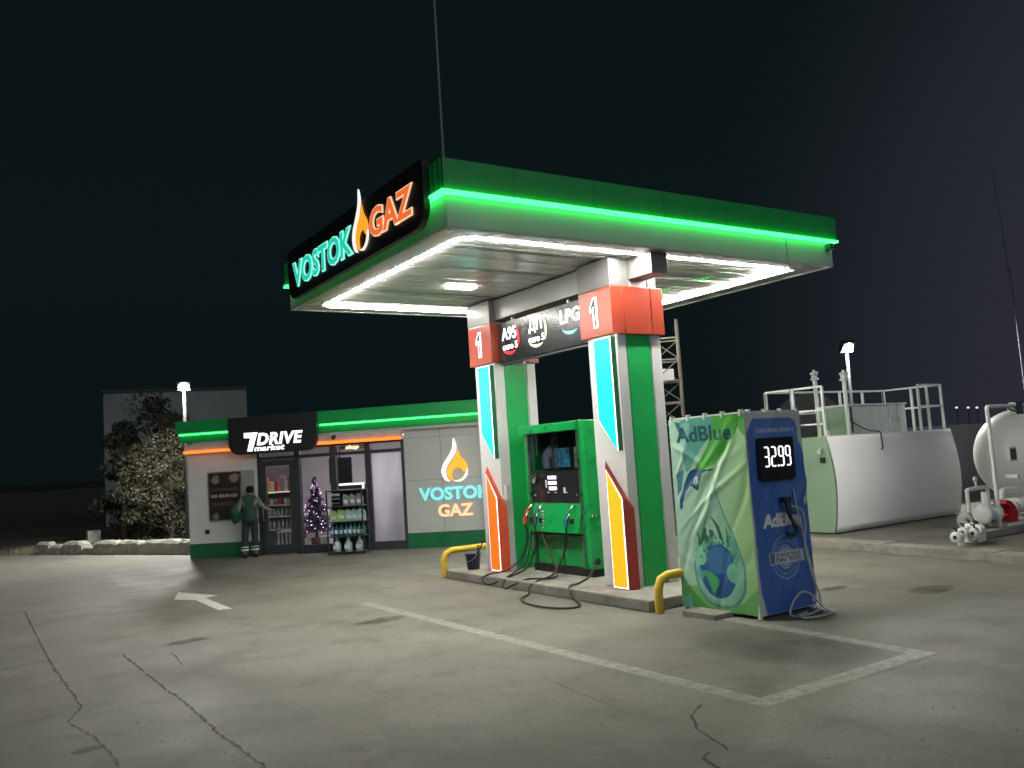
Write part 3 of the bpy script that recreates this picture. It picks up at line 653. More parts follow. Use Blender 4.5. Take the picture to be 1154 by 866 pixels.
# ------------------------------------------------------------------ banner booth with painted cloth
def inpoly(U, V, P):
    P = np.asarray(P, float); x, y = P[:, 0], P[:, 1]; ins = np.zeros(U.shape, bool); j = len(P)-1
    for i in range(len(P)):
        c = ((y[i] > V) != (y[j] > V)) & (U < (x[j]-x[i])*(V-y[i])/(y[j]-y[i]+1e-12)+x[i]); ins ^= c; j = i
    return ins
class Cloth:
    def __init__(s, W, H, st):
        s.W, s.H = W, H; s.nu, s.nv = int(W/st)+1, int(H/st)+1
        s.U, s.V = np.meshgrid(np.linspace(0, 1, s.nu), np.linspace(0, 1, s.nv)); s.C = np.zeros((s.nv, s.nu, 3))
    def fill(s, c): s.C[:] = c
    def blend(s, mask, col, al=1.0):
        a = (mask*al)[..., None] if isinstance(al, np.ndarray) or np.isscalar(al) else mask[..., None]
        s.C[:] = s.C*(1-a)+np.array(col)*a
    def poly(s, P, col, al=1.0): s.blend(inpoly(s.U, s.V, P).astype(float), col, al)
    def ell(s, c, r, col, al=1.0, r2=None):
        q = ((s.U-c[0])/r[0])**2+((s.V-c[1])/r[1])**2; m = q < 1
        if r2: m &= q > r2
        s.blend(m.astype(float), col, al)
    def text(s, txt, u0, u1, v0, v1, col, bold=.02, slope=0.0, shear=0):
        V, Fc = text_geo(txt, bold, shear); lo, hi = V.min(0), V.max(0); front = V[:, 2] > .4
        m = np.zeros(s.U.shape, bool); P = np.stack([u0+(V[:, 0]-lo[0])/(hi[0]-lo[0])*(u1-u0), v1-(V[:, 1]-lo[1])/(hi[1]-lo[1])*(v1-v0)], 1)
        P[:, 1] += slope*(P[:, 0]-u0)
        for f in Fc:
            if not all(front[i] for i in f): continue
            q = P[list(f)]; sel = (s.U >= q[:, 0].min()-.01) & (s.U <= q[:, 0].max()+.01) & (s.V >= q[:, 1].min()-.01) & (s.V <= q[:, 1].max()+.01)
            if sel.any(): m[sel] |= inpoly(s.U[sel], s.V[sel], q)
        s.blend(m.astype(float), col)
    def build(s, name, fr, disp, parent):
        D = disp(s.U*s.W, s.V*s.H); V = [fr(u*s.W, s.H*(1-v), dd) for u, v, dd in zip(s.U.ravel(), s.V.ravel(), D.ravel())]
        nu = s.nu; Fc = [(j*nu+i, (j+1)*nu+i, (j+1)*nu+i+1, j*nu+i+1) for j in range(s.nv-1) for i in range(nu-1)]
        o = MB().add(V, Fc, True).build(name, cloth_mat, parent); at = o.data.color_attributes.new('print', 'FLOAT_COLOR', 'POINT')
        at.data.foreach_set('color', np.concatenate([s.C.reshape(-1, 3), np.ones((s.C.size//3, 1))], 1).astype(np.float32).ravel()); return o
cloth_mat = bpy.data.materials.new('printed banner cloth'); cloth_mat.use_nodes = True
_nt = cloth_mat.node_tree; _b = _nt.nodes['Principled BSDF']; _a = _nt.nodes.new('ShaderNodeVertexColor'); _a.layer_name = 'print'; _nt.links.new(_a.outputs[0], _b.inputs['Base Color']); _b.inputs['Roughness'].default_value = .42
AX, AY0, AY1, AX1 = 7.62, 6.83, 8.06, 8.60; AH = 2.34; AZ = .04
ab = thing('banner_booth', 'tall booth wrapped in green and blue AdBlue banners with digital price', 'dispenser booth', (8.0, 7.45, 0))
mb = MB()
for x in (AX+.03, AX1-.03):
    for y in (AY0+.03, AY1-.03): mb.bar((x, y, 0), (x, y, AH+.03), .04)
for z in (.06, AH): mb.bar((AX+.03, AY0+.05, z), (AX+.03, AY1-.05, z), .035); mb.bar((AX1-.03, AY0+.05, z), (AX1-.03, AY1-.05, z), .035); mb.bar((AX+.05, AY0+.03, z), (AX1-.05, AY0+.03, z), .035)
mb.build('steel_frame', white_paint, ab)
mb = MB().box(AX+.02, AX1-.02, AY0+.02, AY1-.02, AH+.005, AH+.02); mb.build('top_cover', mat('pale plastic sheet', (.6, .63, .6), .4), ab)
MB().box(AX+.06, AX1-.06, AY0+.06, AY1-.06, .02, AH-.02).build('inner_cabinet', mat('grey cabinet', (.25, .26, .27), .5), ab)
def wr_disp(seed, amp):
    g = np.random.default_rng(seed)
    K = [(g.uniform(0, 1.2), g.uniform(0, 2.3), g.choice([-1, 1])*g.uniform(.5, 1.35), g.uniform(.025, .075), g.uniform(.25, .8), g.choice([-1, 1, 1])*g.uniform(.4, 1)) for _ in range(22)]
    def f(a, b):
        w1 = a+.05*np.sin(3.1*b+seed)+.02*np.sin(9*b+2*a); w2 = b+.05*np.sin(4*a+seed*2)
        d = amp*.55*np.sin(2.3*w2+seed)*np.sin(2.9*w1+.5)+amp*.25*np.sin(6*w2+3*w1)
        for x, y, th, wd, ln, am in K:
            p = (w1-x)*math.cos(th)+(w2-y)*math.sin(th); q = -(w1-x)*math.sin(th)+(w2-y)*math.cos(th)
            d = d+am*amp*np.exp(-(q/wd)**2)*np.exp(-(p/ln)**2)
        return d*np.clip(np.minimum(a, 9)*14, .15, 1)
    return f
cl = Cloth(AY1-AY0, AH-AZ, .0075); U, V = cl.U, cl.V
mint_, lime = np.array([.36, .62, .46]), np.array([.36, .62, .26])
cl.C[:] = mint_+(lime-mint_)*np.clip((U*1.1-.25+.3*(V-.5)), 0, 1)[..., None]
cl.blend(np.clip(1-U*2.2, 0, 1)*np.clip(1.2-abs(V-.55)*2, 0, 1), (.48, .68, .62), .6)
cl.poly([(.62, 0), (1, 0), (1, .12), (.93, .08), (.85, .02)], (.10, .42, .08))
cl.poly(smooth_poly([(.14, .02), (.45, -.02), (.66, .0), (.60, .08), (.40, .17), (.2, .285), (.17, .2), (.19, .1)]), (.05, .30, .27), .85)
cl.poly(smooth_poly([(.16, .04), (.3, .03), (.26, .12), (.19, .2)]), (.25, .52, .46), .7)
cl.poly(smooth_poly([(.64, .0), (.93, -.02), (.90, .08), (.76, .16), (.55, .255), (.30, .285), (.38, .23), (.52, .14), (.60, .06)]), (.055, .36, .03), .95)
cl.poly(smooth_poly([(.9, .05), (.78, .16), (.56, .26), (.70, .18)]), (.12, .5, .1), .4)
cl.poly([(.08, .01), (.15, .02), (.20, .10), (.17, .11)], (.02, .16, .18))
cl.text('AdBlue', .09, .84, .045, .128, (.006, .085, .095), .03, .0)
cl.poly([(.05, .30), (.16, .265), (.10, .38), (.05, .42)], (.03, .16, .24), .9)
cl.poly(smooth_poly([(.20, .30), (.27, .272), (.38, .275), (.41, .295), (.36, .345), (.33, .385), (.24, .36), (.16, .40), (.10, .48), (.07, .47), (.12, .38)], 3), (.012, .07, .17))
cl.poly([(.29, .315), (.34, .308), (.355, .34), (.315, .36), (.285, .345)], (.4, .6, .5)); cl.poly([(.31, .322), (.325, .32), (.32, .352), (.305, .345)], (.012, .07, .15))
cl.poly([(.40, .278), (.47, .272), (.55, .27), (.55, .28), (.47, .284), (.42, .295)], (.01, .08, .06))
drop = smooth_poly([(.555, .31), (.60, .42), (.68, .53), (.80, .66), (.87, .79), (.84, .90), (.72, .965), (.54, .985), (.36, .96), (.25, .885), (.21, .79), (.27, .66), (.40, .54), (.51, .42)], 5)
cl.poly([(.0, .9), (.25, .88), (.5, .97), (.8, .95), (1, .86), (1, 1), (0, 1)], (.14, .44, .10), .8)
cl.poly([(.0, .82), (.15, .90), (.35, .985), (.5, 1), (.1, 1), (0, .93)], (.06, .30, .05), .75)
cl.poly([(.04, .95), (.14, .93), (.16, .99), (.05, 1)], (.12, .45, .42), .8)
dm_ = inpoly(U, V, drop).astype(float)
cl.blend(dm_, (.20, .50, .44), np.clip(.35+.65*abs(U-.53)*2, 0, .9)*dm_)
d2 = inpoly(U, V, [((x-.53)*.93+.53, (y-.76)*.94+.76) for x, y in drop]).astype(float)
cl.blend(dm_*(1-d2), (.04, .26, .24), .75)
cl.poly([(.555, .32), (.555, .58), (.43, .62), (.3, .70), (.41, .54), (.52, .42)], (.42, .64, .55), .6)
cl.ell((.525, .795), (.235, .14), (.02, .10, .30)); cl.ell((.54, .74), (.15, .07), (.06, .22, .42), .6)
for c, r in (((.33, .67), (.05, .02)), ((.40, .645), (.05, .025)), ((.48, .635), (.06, .03)), ((.74, .68), (.05, .04)), ((.70, .64), (.05, .03)), ((.36, .70), (.05, .02)), ((.77, .72), (.04, .03))): cl.ell(c, r, (.10, .36, .24), .9)
for c, r in (((.30, .735), (.085, .038)), ((.29, .70), (.06, .03)), ((.73, .80), (.085, .05)), ((.755, .765), (.055, .026))): cl.ell(c, r, (.22, .58, .40), .9)
cl.ell((.29, .82), (.06, .025), (.13, .42, .45), .7)
cl.poly(smooth_poly([(.33, .80), (.44, .805), (.53, .84), (.52, .875), (.47, .905), (.45, .92), (.42, .88), (.37, .83)], 3), (.06, .40, .13))
lf = (.02, .11, .05)
for P in ([(.29, .68), (.28, .60), (.31, .65)], [(.30, .66), (.38, .575), (.40, .60), (.33, .66)], [(.44, .63), (.44, .585), (.50, .60), (.47, .63)], [(.58, .645), (.52, .56), (.46, .515), (.56, .56), (.62, .65)], [(.66, .66), (.66, .58), (.67, .58), (.675, .66)], [(.36, .645), (.40, .61), (.43, .64), (.40, .655)]): cl.poly(smooth_poly(P, 3), lf)
for k in range(60):
    t = rng.uniform(.2, 2.9); cl.ell((.525+.24*math.cos(t)*rng.uniform(.9, 1.05), .79-.14*math.sin(t)*rng.uniform(.95, 1.1)), (.012, .006), [lf, (.3, .6, .45), (.05, .25, .2)][k % 3], .8)
frA = frame((AX, AY1, AZ), (0, -1, 0), (0, 0, 1), (-1, 0, 0))
cl.build('green_banner', frA, wr_disp(3, .018), ab)
c2 = Cloth(AX1-AX, AH-AZ, .0075); U, V = c2.U, c2.V
c2.fill((.60, .64, .62))
blue = [(.10, .05), (.14, .03), (.80, .03), (.90, .05), (.935, .09), (.935, .16), (.96, .17), (1.0, .22), (1.0, 1), (.11, 1), (.05, .9), (.02, .3), (.02, .1)]
c2.poly(blue, (.055, .16, .52))
pm2 = inpoly(U, V, blue).astype(float)
c2.blend(pm2, (.13, .27, .65), np.clip(1-abs(V-.12)*6, 0, 1)*pm2*.9); c2.blend(pm2, (.08, .21, .60), np.clip(1-abs(V-.42)*4, 0, 1)*np.clip(1-abs(U-.6)*2, 0, 1)*pm2)
c2.poly([(.40, .03), (.46, .03), (.60, .075), (.70, .03), (.74, .03), (.62, .10)], (.13, .24, .50))
c2.poly([(.02, .12), (.10, .06), (.14, .14), (.08, .25)], (.06, .12, .30), .5)
c2.text('EURO 4/EURO 5/EURO 6', .18, .86, .082, .103, (.62, .72, .9), .02)
c2.text('AdBlue', .17, .86, .510, .582, (.9, .9, .9), .045)
sx = (AH-AZ)/(AX1-AX); cc = (.53, .735)
for r_, r2 in ((.25, .90), (.135, .80)): c2.ell(cc, (r_, r_/sx*1.02), (.5, .55, .72), .9, r2)
c2.ell(cc, (.11, .11/sx), (.45, .5, .65), .85)
for k in range(26):
    t = R(12+k*13.8); c2.ell((cc[0]+.195*math.cos(t), cc[1]+.195/sx*math.sin(t)), (.012, .018/sx), (.4, .46, .62), .7)
c2.poly([(.24, .705), (.86, .705), (.86, .765), (.24, .765)], (.52, .56, .66)); c2.poly([(.27, .711), (.83, .711), (.83, .759), (.27, .759)], (.60, .64, .72))
c2.poly([(.26, .709), (.33, .709), (.33, .761), (.26, .761)], (.10, .14, .30))
c2.text('STANDART', .36, .80, .713, .733, (.03, .05, .14), .02); c2.text('DIN 70070', .36, .80, .738, .757, (.03, .05, .14), .02)
frB = frame((AX, AY0, AZ), (1, 0, 0), (0, 0, 1), (0, -1, 0))
c2.build('blue_banner', frB, wr_disp(8, .014), ab)
c3 = Cloth(AX1-AX, AH-AZ, .04); c3.fill((.5, .6, .55)); c3.build('back_banner', frame((AX1, AY1, AZ), (-1, 0, 0), (0, 0, 1), (0, 1, 0)), wr_disp(9, .01), ab)
c4 = Cloth(AY1-AY0, AH-AZ, .04); c4.fill((.25, .33, .5)); c4.build('end_banner', frame((AX1, AY0, AZ), (0, 1, 0), (0, 0, 1), (1, 0, 0)), wr_disp(10, .01), ab)
# cable ties along the upper edge
mb = MB()
for y in np.linspace(AY0+.05, AY1-.05, 5): mb.box(AX-.012, AX+.05, y-.012, y+.012, AH-.03, AH+.045)
for x in np.linspace(AX+.1, AX1-.05, 4): mb.box(x-.012, x+.012, AY0-.012, AY0+.05, AH-.03, AH+.04)
each(mb, 'banner_tie', white_paint, ab)
# price display
fB = frame((AX, AY0, 0), (1, 0, 0), (0, 0, 1), (0, -1, 0))
dp = MB().prism([(a, b) for a, b in rbox(.15, .76, 1.54, 2.04, .06)], fB, .0, .05).build('display_case', black_panel, ab, bevel=.01)
MB()
SEG = {'a': ((0, 2), (1, 2)), 'b': ((1, 2), (1, 1)), 'c': ((1, 1), (1, 0)), 'd': ((0, 0), (1, 0)), 'e': ((0, 1), (0, 0)), 'f': ((0, 2), (0, 1)), 'g': ((0, 1), (1, 1))}
DG = {'3': 'abgcd', '2': 'abged', '9': 'abcdfg'}
t = MB(); a = .235
def segbar(p, q, wd):
    p = np.array(p); q = np.array(q); d_ = (q-p)/np.linalg.norm(q-p); n_ = np.array([-d_[1], d_[0]])*wd/2; p = p+d_*wd*.3; q = q-d_*wd*.3
    t.prism([tuple(p), tuple(p+d_*wd*.5+n_), tuple(q-d_*wd*.5+n_), tuple(q), tuple(q-d_*wd*.5-n_), tuple(p+d_*wd*.5-n_)], fB, .051, .057)
for ch in '32.99':
    if ch == '.': t.box(a-.022, a+.0, 1.70, 1.722, .051, .057, fB); a += .012; continue
    for s_ in DG[ch]:
        (xa, ya), (xb, yb) = SEG[s_]; segbar((a+xa*.075, 1.71+ya*.11), (a+xb*.075, 1.71+yb*.11), .017)
    a += .120
t.build('price_digits', emit('display digits', (.95, .97, 1), 1.5), dp)
# booth nozzle, holster and white hose
MB().box(0.46, .58, 1.28, 1.34, .02, .10, fB).build('nozzle_hook', black_matt, ab, bevel=.01)
mb = MB(); mb.tube([fB(.52, 1.33, .08), fB(.51, 1.18, .10), fB(.55, 1.08, .12), fB(.60, .98, .10)], [.028, .038, .036, .024], 10); mb.tube([fB(.60, 1.0, .1), fB(.64, .93, .08), fB(.56, .88, .07), fB(.47, .92, .08)], .024, 10)
mb.build('nozzle', mat('dark grey blue nozzle', (.025, .03, .05), .4), ab)
mb = MB().tube([fB(.52, 1.15, .12), fB(.56, 1.05, .17), fB(.66, .98, .14)], [.018, .035, .02], 8); mb.build('nozzle_lever', mat('grey plastic', (.4, .42, .44), .4), ab)
hm2 = mat('clear grey hose', (.50, .53, .55), .3, var=.1)
MB().tube(smooth_line([fB(.54, 1.24, .12), fB(.66, 1.18, .16), fB(.72, 1.0, .14), fB(.74, .75, .10), fB(.80, .4, .12), fB(.86, .2, .14), fB(.84, .05, .16), fB(.70, .02, .20), fB(.42, .02, .24), fB(.36, .02, .12), fB(.44, .15, .10), fB(.60, .24, .10), fB(.76, .2, .10), fB(.84, .04, .22), fB(.80, .02, .36), fB(.55, .02, .40), fB(.34, .02, .34), fB(.40, .02, .20), fB(.62, .02, .14)], 8), .013, 8).build('hose', hm2, ab)
MB().tube(smooth_line([fB(.72, 1.42, .02), fB(.74, 1.2, .03), fB(.80, .9, .035), fB(.88, .6, .03), fB(.93, .3, .05), fB(.88, .08, .06)], 8), .011, 8).build('air_line', hm2, ab)
sl = MB().box(7.30, 7.6, 7.22, 7.74, 0, .06).build('paving_slab', concrete, bevel=.006); tag(sl, 'grey concrete slab lying under the green banner edge', 'slab')
sl = MB().box(7.645, 7.9, 7.0, 7.35, 0, .035).build('timber_block', mat('dark wood block', (.05, .045, .04), .8), bevel=.004); tag(sl, 'small dark block wedged under the booth', 'block')

# ------------------------------------------------------------------ shop
P0 = np.array([5.04, 22.8, 0]); P1 = np.array([10.63, 17.6, 0]); UU = (P1-P0)/np.linalg.norm(P1-P0); NN = np.array([UU[1], -UU[0], 0]); SL = 7.8
fac = frame(P0, UU, (0, 0, 1), NN)                     # a along the front, b up, c towards the pumps
def S(px, py, off=0.0):
    p = onpl(px, py, P0+NN*off, NN); return float((p-P0)@UU), float(p[2])
st = thing('shop_building', 'low shop building with green fascia and glazed lit front', 'shop', tuple(P0+UU*4-NN*2.5))
s0 = 0.0; sa = S(292, 570)[0]; sb = S(457, 570)[0]; HZ = 2.66
mu = [(S(a, 570)[0], S(b, 570)[0]) for a, b in ((291.5, 294.5), (333.6, 339.2), (374, 380.5), (413.6, 420), (455, 458.5))]
zt = 2.62; ztr = 2.38
mb = MB(); mb.box(0, mu[0][0], .36, 3.0, -.18, 0, fac); mb.build('left_wall', white_panel, st)
mb = MB(); mb.box(mu[-1][1], SL, .36, 3.0, -.18, 0, fac); mb.build('right_wall', grey_panel, st)
mb = MB(); mb.box(0, mu[0][0], 0, .36, -.2, .02, fac); mb.box(mu[-1][1], SL, 0, .36, -.2, .02, fac); each(mb, 'green_plinth', green_dark, st)
mb = MB(); mb.box(0, .16, 0, 3, -3.9, -.201, fac); mb.box(SL-.16, SL, 0, 3, -3.9, -.201, fac); mb.box(.161, SL-.161, 0, 3, -3.9, -3.75, fac); each(mb, 'outer_wall', grey_panel, st)
mb = MB(); mb.box(-.12, SL+.05, 2.90, 3.40, -3.92, .12, fac); mb.box(-.2, SL+.1, 3.13, 3.43, -3.95, .2, fac); mb.build('roof_fascia', green_paint, st, bevel=.01)
mb = MB(); mb.box(.2, SL-.2, 2.83, 2.899, -.1, .10, fac); mb.build('grey_soffit_band', grey_panel, st)
# joints in the cladding
mb = MB()
for px in (499.5, 548): a = S(px, 560)[0]; mb.box(a-.004, a+.004, .36, 2.83, .0, .003, fac)
mb.box(mu[-1][1], SL, 1.6, 1.606, 0, .003, fac); mb.box(mu[-1][1], SL, 2.62, 2.626, 0, .003, fac); each(mb, 'panel_joint', mat('joint shadow gap', (.08, .09, .09), .7), st)
a0, a1 = S(257, 490, .3)[0], S(357, 490, .3)[0]
mb = MB(); mb.box(a1+.02, SL+.05, 3.075, 3.115, .121, .17, fac); mb.build('green_led_strip', led_green_soft, st)
mb = MB(); mb.box(-.12, a0-.02, 3.075, 3.115, .121, .17, fac); mb.build('green_led_strip', led_green_soft, st)
mb = MB(); mb.box(-.005, mu[-1][1], 2.62, 2.83, .0, .14, fac); mb.build('awning_box', mat('pale awning box', (.55, .50, .46), .4), st, bevel=.01)
mb = MB(); mb.box(a1-.3, mu[-1][1]-.01, 2.615, 2.68, .141, .19, fac); mb.build('orange_led_strip', led_orange, st)
mb = MB(); mb.box(.0, a0+.3, 2.615, 2.68, .141, .19, fac); mb.build('orange_led_strip', led_orange, st)
# glazing
frm = MB()
for a, b in mu: frm.box(a, b, 0, zt, -.14, .01, fac)
for k in range(4): frm.box(mu[k][1], mu[k+1][0], zt-.05, zt, -.12, .0, fac); frm.box(mu[k][1], mu[k+1][0], ztr-.05, ztr+.03, -.12, .0, fac)
for k in range(1, 4): frm.box(mu[k][1], mu[k+1][0], 0.0, .20, -.12, .0, fac)
frm.build('glazing_frame', dark_metal, st, bevel=.004)
cg = glass('clear shop glass'); fg = glass('misted shop glass', haze=.38)
for k in range(1, 4):
    win = MB().box(mu[k][1], mu[k+1][0], .20, ztr-.05, -.07, -.06, fac).build('window', fg if k == 3 else cg, st)
    MB().box(mu[k][1], mu[k+1][0], ztr+.03, zt-.05, -.07, -.06, fac).build('transom_pane', cg, win)
MB().box(mu[0][1], mu[1][0], ztr+.03, zt-.05, -.07, -.06, fac).build('transom_pane', cg, st)
da, db = mu[0][1]+.01, mu[1][0]-.01
dr = MB(); dr.box(da, da+.13, .03, ztr-.06, -.09, -.01, fac); dr.box(db-.14, db, .03, ztr-.06, -.09, -.01, fac); dr.box(da+.13, db-.14, .03, .24, -.09, -.01, fac); dr.box(da+.13, db-.14, ztr-.2, ztr-.06, -.09, -.01, fac)
door = dr.build('door', dark_metal, st, bevel=.005)
MB().box(da+.13, db-.14, .24, ztr-.2, -.055, -.045, fac).build('pane', cg, door)
MB().tube([fac(da+.06, .85, .0), fac(da+.06, .85, .06), fac(da+.06, 1.25, .06), fac(da+.06, 1.25, .0)], .016, 8).build('handle', steel, door)
# room inside
iw = mat('pale interior wall', (.46, .43, .44), .7, var=.06, vs_=1); D = -3.5
mb = MB(); mb.box(.17, SL-.17, .0, 2.85, D-.08, D, fac); mb.box(.17, .25, 0, 2.85, D+.001, -.202, fac); mb.box(mu[-1][1]+.05, mu[-1][1]+.13, 0, 2.85, D+.001, -.202, fac); mb.build('interior_wall', iw, st)
MB().box(.17, SL-.17, -.0, .02, D+.001, -.201, fac).build('shop_floor', mat('shop floor tile', (.32, .30, .29), .3, var=.1), st)
MB().box(.17, SL-.17, 2.80, 2.83, D+.001, -.202, fac).build('ceiling', mat('shop ceiling', (.7, .7, .72), .7), st)
for a in (mu[0][0]+.2, mu[1][0]+.4, mu[2][0]+.5, mu[3][0]+.3):
    MB().box(a, a+.5, 2.775, 2.797, -1.9, -1.4, fac).build('ceiling_panel', emit('ceiling light panel', (1, .92, .96), P_SHOP*2.4), st)
MB().box(SL-.25, SL-.19, .4, 2.9, .003, .06, fac).build('downpipe', grey_panel, st)
MB().box(S(541, 480)[0], S(545, 480)[0], S(545, 515)[1], 2.82, .003, .05, fac).build('cable_duct', dark_metal, st)
MB().box(.44, .54, .60, .70, .0, .05, fac).build('wall_socket', black_matt, st, bevel=.008)
MB().box(mu[0][0]-.42, mu[0][0]-.08, .9, 2.12, .0, .012, fac).build('notice_board', mat('grey notice panel', (.30, .32, .31), .5), st)

# shop sign
ss = thing('shop_sign', 'black rounded sign over the shop door reading 7DRIVE market', 'sign', fac((a0+a1)/2, 2.6, .25))
zb = S(300, 511, .3)[1]
MB().prism([(a, b) for a, b in rbox(a0, a1, zb, 3.42, .28)], fac, .205, .30).build('board', mat('dark sign board', (.022, .024, .026), .3, var=.15, coat=.2), ss, bevel=.008)
fs2 = fac
def sgn(x, y): return S(256+x/10.89, 464+y/10.89, .3)
t = MB()
ax, bz = sgn(365, 0)[0], sgn(0, 0)[1]
p7 = [sgn(*q) for q in ((205, 265), (375, 255), (352, 330), (310, 490), (248, 490), (285, 328), (208, 328))]; t.prism(p7, fac, .302, .312); t.build('numeral', emit('lit shop lettering', (1, 1, 1), 1.3), ss); t = MB()
l0, l1 = sgn(365, 400), sgn(925, 232); text_on(t, 'DRIVE', fac, l0[0], l1[0], sgn(600, 402)[1], sgn(600, 250)[1], .302, .312, bold=.038, shear=.2, spacing=1.08); t.build('shop_name', emit('lit shop lettering', (1, 1, 1), 1.3), ss); t = MB()
l0, l1 = sgn(330, 400), sgn(705, 395); text_on(t, 'market', fac, l0[0], l1[0], sgn(500, 478)[1], sgn(500, 408)[1], .302, .312, bold=.03, shear=.2, spacing=1.06)
t.build('shop_kind', emit('lit shop lettering', (1, 1, 1), 1.3), ss)
# wall sign
ws = thing('wall_sign', 'flame logo and lit VOSTOK GAZ letters on the grey shop wall', 'sign', fac(6.6, 1.0, .03))
wp = lambda x, y: S(340+x/4.33, 450+y/4.33, .05)
lit(ws, 'VOSTOK', fac, wp(568, 460)[0], wp(925, 460)[0], wp(740, 492)[1], wp(740, 424)[1], .02, emit('pale cyan letter face', (.30, .75, .78), .75), emit('teal letter rim', (.05, .55, .60), .7))
lit(ws, 'GAZ', fac, wp(663, 540)[0], wp(840, 540)[0], wp(750, 574)[1], wp(750, 508)[1], .02, emit('cream letter face', (.85, .66, .42), .8), emit('amber letter rim', (.75, .34, .10), .7))
logo_on(ws, fac, wp(680, 300)[0], wp(806, 300)[0], wp(740, 404)[1], wp(740, 190)[1], .02, .04)
# poster
ps = thing('poster', 'dark framed poster on the white shop wall left of the door', 'poster', fac(.9, .9, .02))
a, b = S(236.5, 560)[0], S(271.5, 560)[0]; c_, d_ = S(255, 586)[1], S(255, 533)[1]
MB().box(a-.03, b+.03, c_-.03, d_+.03, .002, .022, fac).build('frame', steel, ps)
MB().box(a, b, c_, d_, .023, .027, fac).build('sheet', mat('dark brown print', (.035, .022, .018), .3, var=.3, vs_=3), ps)
W_ = b-a; H_ = d_-c_
t = MB(); text_on(t, 'ЩЕ БІЛЬШУ', fac, a+.05, b-.06, c_+H_*.47, c_+H_*.545, .028, .031, bold=.035); t.build('bright_words', mat('print cream', (.5, .5, .44), .5), ps)
t = MB(); text_on(t, 'ОТРИМУЙ', fac, a+.06, b-.08, c_+H_*.62, c_+H_*.69, .028, .031, bold=.035); t.build('dull_words', mat('print dull', (.13, .09, .08), .5), ps); t = MB(); text_on(t, 'ЗНИЖКУ', fac, a+.06, b-.2, c_+H_*.30, c_+H_*.38, .028, .031, bold=.035); t.build('dull_words', mat('print dull', (.13, .09, .08), .5), ps)
t = MB()
for q, (u, v, r_) in enumerate(((.22, .86, .10), (.82, .88, .12), (.2, .08, .08))): t.prism(ragged((a+W_*u, c_+H_*v), r_*W_*1.3, r_*W_*1.2, 40+q, 16), fac, .028, .030)
each(t, 'coin_print', mat('print pale', (.22, .20, .17), .5), ps)

# goods on the shelves behind the door
sh = thing('display_shelf', 'white shop shelf unit seen through the door glass', 'shelf', fac(da+.5, .0, -1.2))
xs0, xs1 = S(297, 570, -1.2)[0], S(335, 570, -1.2)[0]
mb = MB()
for z in (.55, .88, 1.18, 1.50): mb.box(xs0, xs1, z-.03, z, -1.5, -1.05, fac)
each(mb, 'shelf_board', white_paint, sh)
mb = MB(); mb.box(xs0, xs1, .1, 2.15, -1.53, -1.5, fac); mb.box(xs0-.03, xs0, .1, 2.15, -1.53, -1.05, fac); mb.box(xs1, xs1+.03, .1, 2.15, -1.53, -1.05, fac); each(mb, 'shelf_back', mat('shelf back', (.35, .32, .36), .6), sh)
MB().box(xs0, xs1, 1.503, 1.51, -1.06, -1.045, fac).build('shelf_light', emit('warm shelf strip', (1, .75, .6), 2.5), sh)
cols = [(.6, .12, .06), (.75, .55, .15), (.7, .65, .6), (.5, .06, .08), (.75, .3, .1), (.3, .3, .5), (.8, .75, .7), (.25, .12, .08)]
gm = [mat('pack colour %s' % 'abcdefgh'[i], c, .4) for i, c in enumerate(cols)]
def put(mb, a, z, m, name, lab, cat, grp):
    o = mb.build(name, m); tag(o, lab, cat, grp); return o
for k, a in enumerate(np.linspace(xs0+.05, xs1-.12, 9)):
    h = random.uniform(.24, .42); put(MB().box(a, a+.085, 1.51, 1.51+h, -1.3, -1.15, fac), a, 0, gm[k % 8], 'snack_packet', 'colourful snack packet on the top shelf behind the door', 'packet', 'packets on the shop shelf').modifiers.new('edge', 'BEVEL').width = .012
for k, a in enumerate(np.linspace(xs0+.06, xs1-.1, 9)):
    p = fac(a, 1.18, -1.15); put(MB().lathe(p, [(0, 0), (.04, 0), (.045, .1), (.03, .14), (.03, .16), (0, .16)], 10), a, 0, gm[(k*3+4) % 8], 'jar', 'small round jar on the second shelf behind the door', 'jar', 'jars on the shop shelf')
for z, nm, hh in ((.88, 'upper', .2), (.55, 'lower', .25)):
    for k, a in enumerate(np.linspace(xs0+.06, xs1-.06, 8)):
        p = fac(a, z, -1.18); put(MB().lathe(p, [(0, 0), (.035, 0), (.035, hh*.6), (.014, hh*.8), (.014, hh), (0, hh)], 10), a, 0, mat('clear bottle', (.5, .5, .55), .15), 'bottle', 'clear bottle on the %s row of the shelf behind the door' % nm, 'bottle', 'bottles on the shop shelf, %s row' % nm)
so = thing('stool', 'white stool just inside the shop door', 'stool', fac(da+.28, .02, -.6))
MB().box(da+.14, da+.42, .50, .53, -.75, -.47, fac).build('seat', white_paint, so)
for a in (da+.16, da+.37):
    for c in (-.73, -.51): MB().box(a, a+.03, .02, .499, c, c+.03, fac).build('leg', white_paint, so)
